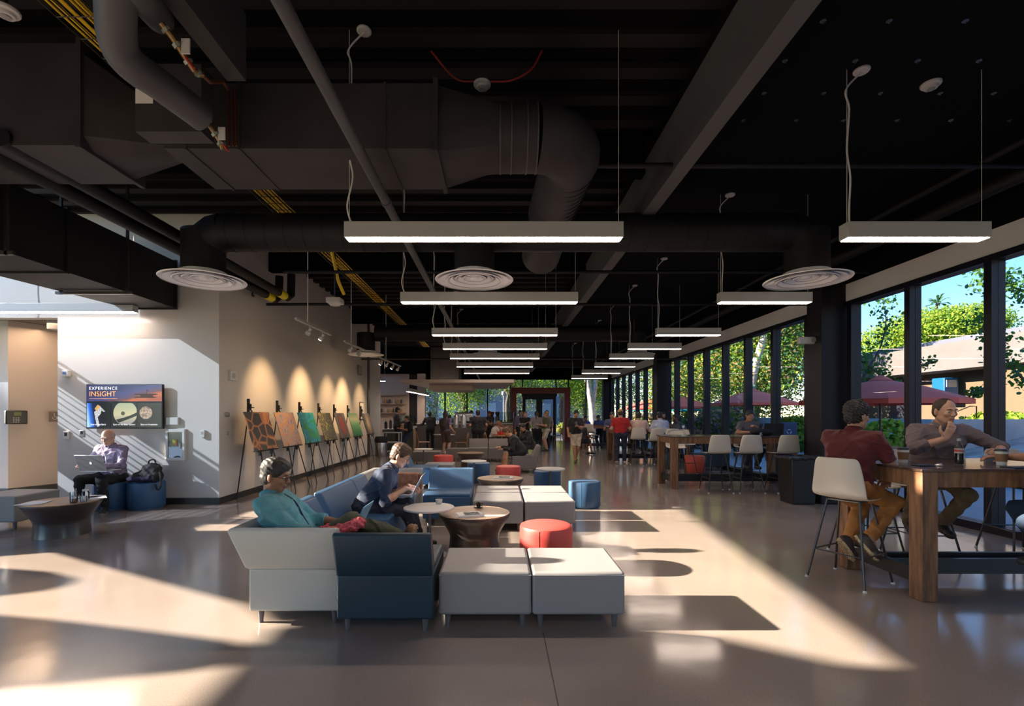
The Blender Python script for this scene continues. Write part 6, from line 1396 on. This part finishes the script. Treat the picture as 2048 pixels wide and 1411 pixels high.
umbrella('third coral patio umbrella, farther along the windows',9.9,26.0,2.45,1.6,.5,ru,0)
umbrella('farthest coral patio umbrella near the hall corner',10.6,34.0,2.6,2.1,.6,ru,0)
umbrella('teal patio umbrella on the terrace behind the nearest coral one',15.3,19.5,2.9,1.1,.35,tu,0)
umbrella('teal patio umbrella below the third coral umbrella',11.6,30.2,2.25,1.5,.4,tu,0)
umbrella('teal patio umbrella below the farthest coral umbrella',11.8,37.5,2.35,1.7,.4,tu,0)
# recycle bin outside
p=P(1568,884,17.5); t=thing('recycling_bin','blue recycling bin with white arrows outside the windows','recycling bin',(p.x,17.5,0))
b=MB(); b.bx(-.3,.3,-.3,.3,0,1.25); b.build('bin_body',mat('navy_bin',(.02,.045,.10),.5),t,bevel=.03)
b=MB()
for k in range(3):
    a=R(90+120*k); c=Vector((math.cos(a),0,math.sin(a)))*.07; d=Vector((-math.sin(a),0,math.cos(a))); b.tube([Vector((0,-.31,.92))+c-d*.05,Vector((0,-.31,.92))+c+d*.05],.018,6)
b.build('recycling_arrows',plastic_w,t)
# outdoor wooden chairs
def pchair(label,x,y,rz):
    t=thing('patio_chair',label,'chair',(x,y,0),rz,'slatted patio chairs'); m=mat('weathered_teak',(.22,.14,.08),.7)
    b=MB(); b.bx(-.25,.25,-.22,.25,.42,.45); b.build('seat',m,t)
    b=MB(); 
    for i in range(5): b.bx(-.2+i*.09,-.155+i*.09,-.25,-.23,.5,.9)
    b.bx(-.25,.25,-.255,-.225,.88,.95); b.build('slatted_back',m,t)
    for sx in (-.23,.23):
        for sy in (-.22,.22): b=MB(); b.bx(sx-.02,sx+.02,sy-.02,sy+.02,0,.95 if sy<0 else .44); b.build('leg',m,t)
pchair('slatted teak chair outside right behind the nearest table',6.9,8.9,R(15)); pchair('slatted teak chair outside behind the middle bar table',7.8,15.2,R(40)); pchair('second slatted teak chair outside by the recycling bin',8.5,16.0,R(200)); pchair('slatted teak chair outside the pane left of the second umbrella',7.6,18.6,R(-30))
t=thing('patio_table','round pale patio table under the second coral umbrella','table',(8.6,17.6,0)); b=MB(); b.lathe([(0,.72),(.55,.72),(.55,.76),(0,.76)],seg=32); b.build('table_top',conc,t); b=MB(); b.tube([(0,0,0),(0,0,.72)],.04,10); b.build('pedestal',darkmetal,t)
# leaves
def leafmesh(name,centers,radii,n,size,m,parent=None,seed=1,shell=.55):
    rg=np.random.default_rng(seed); c=np.array(centers,float); r=np.array(radii,float); w=(r.prod(1)**(2/3)); w/=w.sum(); k=rg.choice(len(c),n,p=w)
    d=rg.normal(size=(n,3)); d/=np.linalg.norm(d,axis=1)[:,None]; f=(shell+(1-shell)*rg.random(n)**.7)[:,None]; p=c[k]+d*r[k]*f
    p+=rg.normal(size=(n,3))*r[k]*.06
    nrm=d*1.0+rg.normal(size=(n,3))*.7; nrm/=np.linalg.norm(nrm,axis=1)[:,None]; t=np.cross(nrm,rg.normal(size=(n,3))); t/=np.linalg.norm(t,axis=1)[:,None]; u=np.cross(nrm,t)
    s=(size*(.6+.8*rg.random(n)))[:,None]; V=np.stack([p-t*s*.5-u*s*.28,p+t*s*.1-u*s*.5,p+t*s*.65,p+t*s*.1+u*s*.5,p-t*s*.5+u*s*.28],1).reshape(-1,3)
    Q=np.arange(n*5).reshape(n,5); o=mesh_np(name,V,Q,m,parent,rg.integers(0,len(m),n) if isinstance(m,list) else None); return o
def lf(name,c):
    if name in MATS: return MATS[name]
    m=bpy.data.materials.new(name); m.use_nodes=True; n,l=nodes(m); n.remove(n['Principled BSDF']); c=tuple(min(.9,x*1.5) for x in c)
    d=n.new('ShaderNodeBsdfDiffuse'); d.inputs[0].default_value=(*c,1); t=n.new('ShaderNodeBsdfTranslucent'); t.inputs[0].default_value=(c[0]*1.1,c[1]*1.15,c[2]*.6,1); x=n.new('ShaderNodeMixShader'); x.inputs[0].default_value=.4
    l.new(d.outputs[0],x.inputs[1]); l.new(t.outputs[0],x.inputs[2]); l.new(x.outputs[0],n['Material Output'].inputs[0]); MATS[name]=m; return m
G1=[lf('leaf_bright_green',(.16,.26,.035)),lf('leaf_yellow_green',(.26,.32,.05)),lf('leaf_mid_green',(.08,.16,.03))]
G2=[lf('leaf_deep_green',(.05,.12,.035)),lf('leaf_mid_green',(.08,.16,.03)),lf('leaf_blue_green',(.05,.13,.08)),lf('leaf_yellow_green',(.26,.32,.05)),lf('leaf_tan',(.24,.17,.08))]
bark=mat('pale_sycamore_bark',(.42,.40,.37),.8,var=.35,vscale=3,bump=.4,bscale=8); bark2=mat('grey_bark',(.10,.085,.07),.9,bump=.5,bscale=10)
def tree(label,x,y,zc,rad,n,size,ms,seed,trunk=None,bm=None,cat='tree',nm='tree',h0=0):
    t=thing(nm,label,cat,(x,y,h0)); rg=random.Random(seed); cs=[];rs=[]
    for i in range(16):
        a=rg.uniform(0,2*PI); e=rg.uniform(-1,1); q=rg.uniform(.35,.8); cs.append((rad[0]*q*math.cos(a)*math.sqrt(1-e*e),rad[1]*q*math.sin(a)*math.sqrt(1-e*e),zc-h0+rad[2]*q*e)); k=rg.uniform(.32,.5); rs.append((rad[0]*k,rad[1]*k,rad[2]*k))
    leafmesh('foliage',cs,rs,n,size,ms,t,seed)
    b=MB(); tr=trunk or .2; b.tube(smooth_path([(0,0,0),(rg.uniform(-.3,.3),0,(zc-h0)*.4),(rg.uniform(-.5,.5),0,(zc-h0)*.8)],4),[tr]*5+[tr*.7]*4,10)
    b.build('trunk',bm or bark2,t)
    for k in range(3):
        b=MB(); a=rg.uniform(0,6.28); b.tube([(0,0,(zc-h0)*.5),(rad[0]*.3*math.cos(a),rad[1]*.3*math.sin(a),(zc-h0)*.9),(rad[0]*.6*math.cos(a),rad[1]*.6*math.sin(a),(zc-h0)*1.1)],[tr*.5,tr*.35,tr*.15],8); b.build('branch',bm or bark2,t)
    return t
tree('big rounded bright green tree behind the cream building',35.5,39,6.6,(6.3,6,3.2),60000,.12,G1,3)
tree('smaller bright green tree right of the big one behind the building',41,39.5,5.6,(3.2,3.2,2.3),26000,.12,G1,4)
tx=[(13.6,25.5,6.0,(3.3,3.3,5),5),(12.2,31,5.6,(4,4,4.6),6),(17.5,33,7,(5.5,5,6.5),7),(14.5,42,6.5,(5.5,5,6),8),(21,44,8,(7,5,7.5),9),(11.5,52,7,(6,5,6.5),10)]
nm_=['nearest leafy tree behind the second coral umbrella','leafy tree behind the third coral umbrella','tall leafy tree filling the upper panes past the near column','leafy tree seen through the panes before the far column','very tall leafy tree deep behind the window row','leafy tree at the far corner of the window row']
for (x,y,z,r,s_),l in zip(tx,nm_): tree(l,x,y,z,r,26000,.10,G2,s_)
for (x,y,z,r,s_,l) in [(-7.5,37,4.5,(3.5,3,4),21,'leafy tree outside the far glass left of the cafe canopy'),(-3.2,41,5.5,(3.6,3,4.5),22,'bright leafy tree outside the far glass behind the counter'),(1.0,46,6.5,(4.5,3.5,5.5),23,'leafy tree outside straight behind the red portal'),(5.2,40,5.5,(3.2,3,4.2),24,'bright leafy tree outside right of the red portal'),(8.5,47,6,(4,3,5),25,'leafy tree outside beyond the pale forked trunk')]: tree(l,x,y,z,r,20000,.09,G2 if s_ in (21,23) else G1+G2[:2],s_)
# pale sycamore trunks
def trunk(label,pts_list):
    t=thing('sycamore_trunk',label,'tree trunk',pts_list[0][0][0])
    o=Vector(pts_list[0][0][0])
    for pts,r in pts_list:
        b=MB(); q=[Vector(p)-o for p in pts]; b.tube(smooth_path(q,3),[r*(1-.5*i/((len(q)-1)*3)) for i in range((len(q)-1)*3+1)],12); b.build('stem' if r<.2 else 'main_stem',bark,t)
trunk('pale forked sycamore trunk outside the far right corner glass',[([(6.4,33,0),P(1186,845,33),P(1182,800,33),P(1172,740,33),P(1168,690,33)],.30),([P(1184,810,33),P(1190,770,33),P(1192,730,33),P(1198,690,33)],.2)])
trunk('pale leaning sycamore trunk above the second coral umbrella',[([(12.3,24,0),P(1500,790,24),P(1508,740,24),P(1520,700,24),P(1531,660,24)],.28)])
trunk('pale slender tree trunk behind the cafe glass',[([(-5.2,38,0),P(868,840,38),P(872,800,38),P(868,770,38),P(862,740,38)],.25)])
# palm
t=thing('palm_tree','lone small palm tree against the sky above the building','palm tree',(P(1862,700,60).x,60,0)); px_=t.location.x
c=P(1875,606,60); b=MB(); b.tube(smooth_path([(0,0,0),(P(1862,680,60).x-px_,0,P(1862,680,60).z),(c.x-px_,0,c.z)],4),.16,8); b.build('trunk',bark2,t)
for k in range(22):
    a=k*2.4; rgk=random.Random(k); e=rgk.uniform(-.3,1.1); L=rgk.uniform(1.2,1.9); b=MB(); base=Vector((c.x-px_,0,c.z)); d=Vector((math.cos(a)*math.cos(e),math.sin(a)*math.cos(e),math.sin(e)))
    p1=base+d*L*.6; p2=base+d*L+Vector((0,0,-.5)); s_=d.cross(Vector((0,0,1))).normalized()*.16
    vs=[b.bm.verts.new(v) for v in (base,p1+s_,p2,p1-s_)]; b._f(vs); b.build('frond',G2[0],t)
# overhanging leafy branches near the glass
def branch(label,pts,n,seed,spread):
    o=Vector(pts[0]); t=thing('leafy_branch',label,'branch',o); q=[Vector(p)-o for p in pts]
    b=MB(); b.tube(smooth_path(q,4),[.03*(1-.8*i/((len(q)-1)*4)) for i in range((len(q)-1)*4+1)],6); b.build('twig',bark2,t)
    cs=[tuple(p) for p in smooth_path(q,3)][2:]; leafmesh('leaves',cs,[(spread,spread,spread)]*len(cs),int(n*1.3),.062,G2[:3],t,seed,shell=.1)
branch('leafy branch curving up before the sky in the pane by the near column',[P(1700,800,11.5),P(1735,740,11.5),P(1762,690,11.5),P(1772,640,11.6),P(1765,600,11.7)],260,31,.38)
branch('leafy branch hanging down at the pane by the near column',[P(1690,700,11.0),P(1715,715,11.0),P(1755,745,11.0),P(1790,765,11)],170,32,.28)
branch('drooping leafy branch in the rightmost pane before the sky',[P(2090,600,9.5),P(2040,580,9.5),P(2000,560,9.5),P(1965,560,9.6)],300,33,.38)
branch('long leafy branch across the rightmost pane, lower one',[P(2100,790,9.0),P(2050,760,9.0),P(2010,715,9.0),P(1985,660,9.1),P(1960,640,9.2)],300,34,.34)
branch('small leafy twig in front of the building fascia',[P(1820,735,11.0),P(1850,728,11),P(1868,722,11)],60,35,.18)
branch('small leafy twig over the vending machine pane',[P(1990,780,9.5),P(1960,783,9.5),P(1945,786,9.5)],70,36,.13)
# hedges and planters
def bush(label,c,r,n,ms,seed,size=.12): 
    t=thing('bush',label,'bush',(c[0],c[1],c[2]-r[2])); leafmesh('foliage',[(0,0,r[2])],[r],n,size,ms,t,seed,shell=.8)
bush('sunlit yellow-green hedge outside behind the maroon-shirted man',(11.4,14.1,.75),(1.0,.5,.6),1500,G1,41)
bush('sunlit hedge outside by the recycling bin',(11.5,18.5,.8),(1.15,.5,.65),2500,G1,42)
pur=[lf('leaf_purple',(.14,.10,.16)),lf('leaf_tan',(.24,.17,.08)),lf('leaf_pale_pink',(.34,.24,.20))]
for k,(x,y,z,r) in enumerate([(10.2,22,.9,(1.6,.8,.9)),(9.0,22.9,.7,(.8,.6,.7)),(11.3,24,1.2,(1.4,.9,1.0)),(9.2,30,.8,(1.4,.8,.8)),(9.5,18.2,.55,(.6,.5,.5))]):
    bush(['purple leaved shrubs outside left of the second umbrella pole','purple leaved shrub below the third umbrella','tall tan shrubs behind the second umbrella','far purple shrubs outside past the third umbrella','small purple shrub outside the pane beside the dark column'][k],(x,y,z),r,1800,pur+G2[:2],50+k,.13)
bush('low green plants along the cream building foot',(18.2,17.6,1.3),(.5,1.2,.35),500,G1,61,.14); bush('low green plants on the slope beside the path',(14.5,12.0,.9),(.6,.5,.15),200,G2,62,.1)
b=MB(); b.prism([(10.9,.02),(13.5,.40),(13.5,.35),(10.9,-.03)],lambda p,q:(p[0],7.5+q*2.8,p[1]+.05)); one('lawn_patch','green lawn patch at the foot of the slope','lawn',b,mat('green_lawn',(.14,.28,.05),.9,var=.4,vscale=20))
# far facades outside
bl=mat('blue_grey_facade',(.15,.20,.30),.8); 
for k,(x0,x1,y,h) in enumerate([(-16,1.0,58,9),(1,14,62,11)]):
    t=thing('distant_building',['blue grey building far beyond the cafe glass','blue grey building far beyond the red portal'][k],'building',((x0+x1)/2,y,0)); L=(x1-x0)/2
    b=MB(); b.bx(-L,L,0,6,0,h); b.build('facade',bl,t)
    for i in range(int(L)): b=MB(); b.bx(-L+.5+i*2,-L+1.7+i*2,-.05,0,1.2,3.0); b.build('window',mat('pale_window',(.30,.38,.5),.2),t)
for k,(x,y) in enumerate([(2.2,33.0),(5.4,33.6)]): bush(['sunlit planting outside behind the door glass','sunlit planting outside right of the red portal'][k],(x,y,.6),(1.4,.5,.6),1200,G1+pur[1:],70+k,.1)
b=MB(); b.bx(-3.5,-1.5,31.5,32.0,0,1.3); one('dark_hedge_box','dark grey planter wall behind the cafe glass','planter',b,mat('dark_grey_render',(.05,.055,.07),.8))
t=thing('patio_lamp_post','white globe lamp post outside left of the red portal','lamp post',(P(1007,840,32).x,32,0)); b=MB(); b.tube([(0,0,0),(0,0,P(0,790,32).z)],.03,8); b.build('post',plastic_w,t); b=MB(); b.lathe([(.1,0),(.14,.1),(.1,.25),(0,.28)],(0,0,P(0,790,32).z),16); b.build('globe',plastic_w,t)
# ---------------- camera, sun, sky
cam=bpy.data.cameras.new('camera'); co=bpy.data.objects.new('camera',cam); COL.objects.link(co); S.camera=co
co.location=(0,0,CH); co.rotation_euler=(PI/2,0,0); cam.sensor_width=36; cam.sensor_fit='HORIZONTAL'; cam.lens=FPX/2048*36; cam.shift_x=(1024-VX)/2048; cam.shift_y=(VY-705.5)/2048; cam.clip_end=300; cam.clip_start=.05
def sun(name,d,e,col,ang=.6):
    L=bpy.data.lights.new(name,'SUN'); L.energy=e; L.color=col; L.angle=R(ang); o=bpy.data.objects.new(name,L); COL.objects.link(o); o.rotation_euler=Vector(d).to_track_quat('-Z','Y').to_euler(); o.location=(-20,-5,12); return o
sun('low_sun',(1,MM,-SS),10.5,(1,.86,.68))
# light thrown back into the lobby by glass across the court
def reflspot():
    d=Vector((1,.55,-.61)).normalized(); tgt=Vector((-6.2,8.15,2.8)); L=bpy.data.lights.new('court_glass_reflection','SPOT'); L.energy=30000; L.color=(.80,.90,1); L.spot_size=R(9); L.spot_blend=.15; L.specular_factor=.2; L.shadow_soft_size=.10
    o=bpy.data.objects.new('court_glass_reflection',L); COL.objects.link(o); o.location=tgt-d*42; o.rotation_euler=d.to_track_quat('-Z','Y').to_euler()
reflspot()
w=bpy.data.worlds.new('sky'); S.world=w; w.use_nodes=True; n,l=w.node_tree.nodes,w.node_tree.links; bg=n['Background']
sk=n.new('ShaderNodeTexSky'); sk.sky_type='NISHITA'; sk.sun_disc=False; sk.sun_elevation=R(45); sk.sun_rotation=R(-90); sk.air_density=1.0; sk.dust_density=0; sk.ozone_density=4; hs=n.new('ShaderNodeHueSaturation'); hs.inputs['Saturation'].default_value=1.22; l.new(sk.outputs[0],hs.inputs['Color']); l.new(hs.outputs[0],bg.inputs[0]); bg.inputs[1].default_value=.17
vs=S.view_settings; vs.view_transform='Standard'; vs.look='None'; vs.exposure=2.0; vs.gamma=1; vs.use_curve_mapping=False
cy=S.cycles; cy.use_denoising=True; cy.max_bounces=8; cy.diffuse_bounces=5; cy.glossy_bounces=4; cy.transparent_max_bounces=12; cy.sample_clamp_indirect=6; cy.caustics_reflective=False; cy.caustics_refractive=False
try: cy.denoiser='OPENIMAGEDENOISE'
except Exception: pass
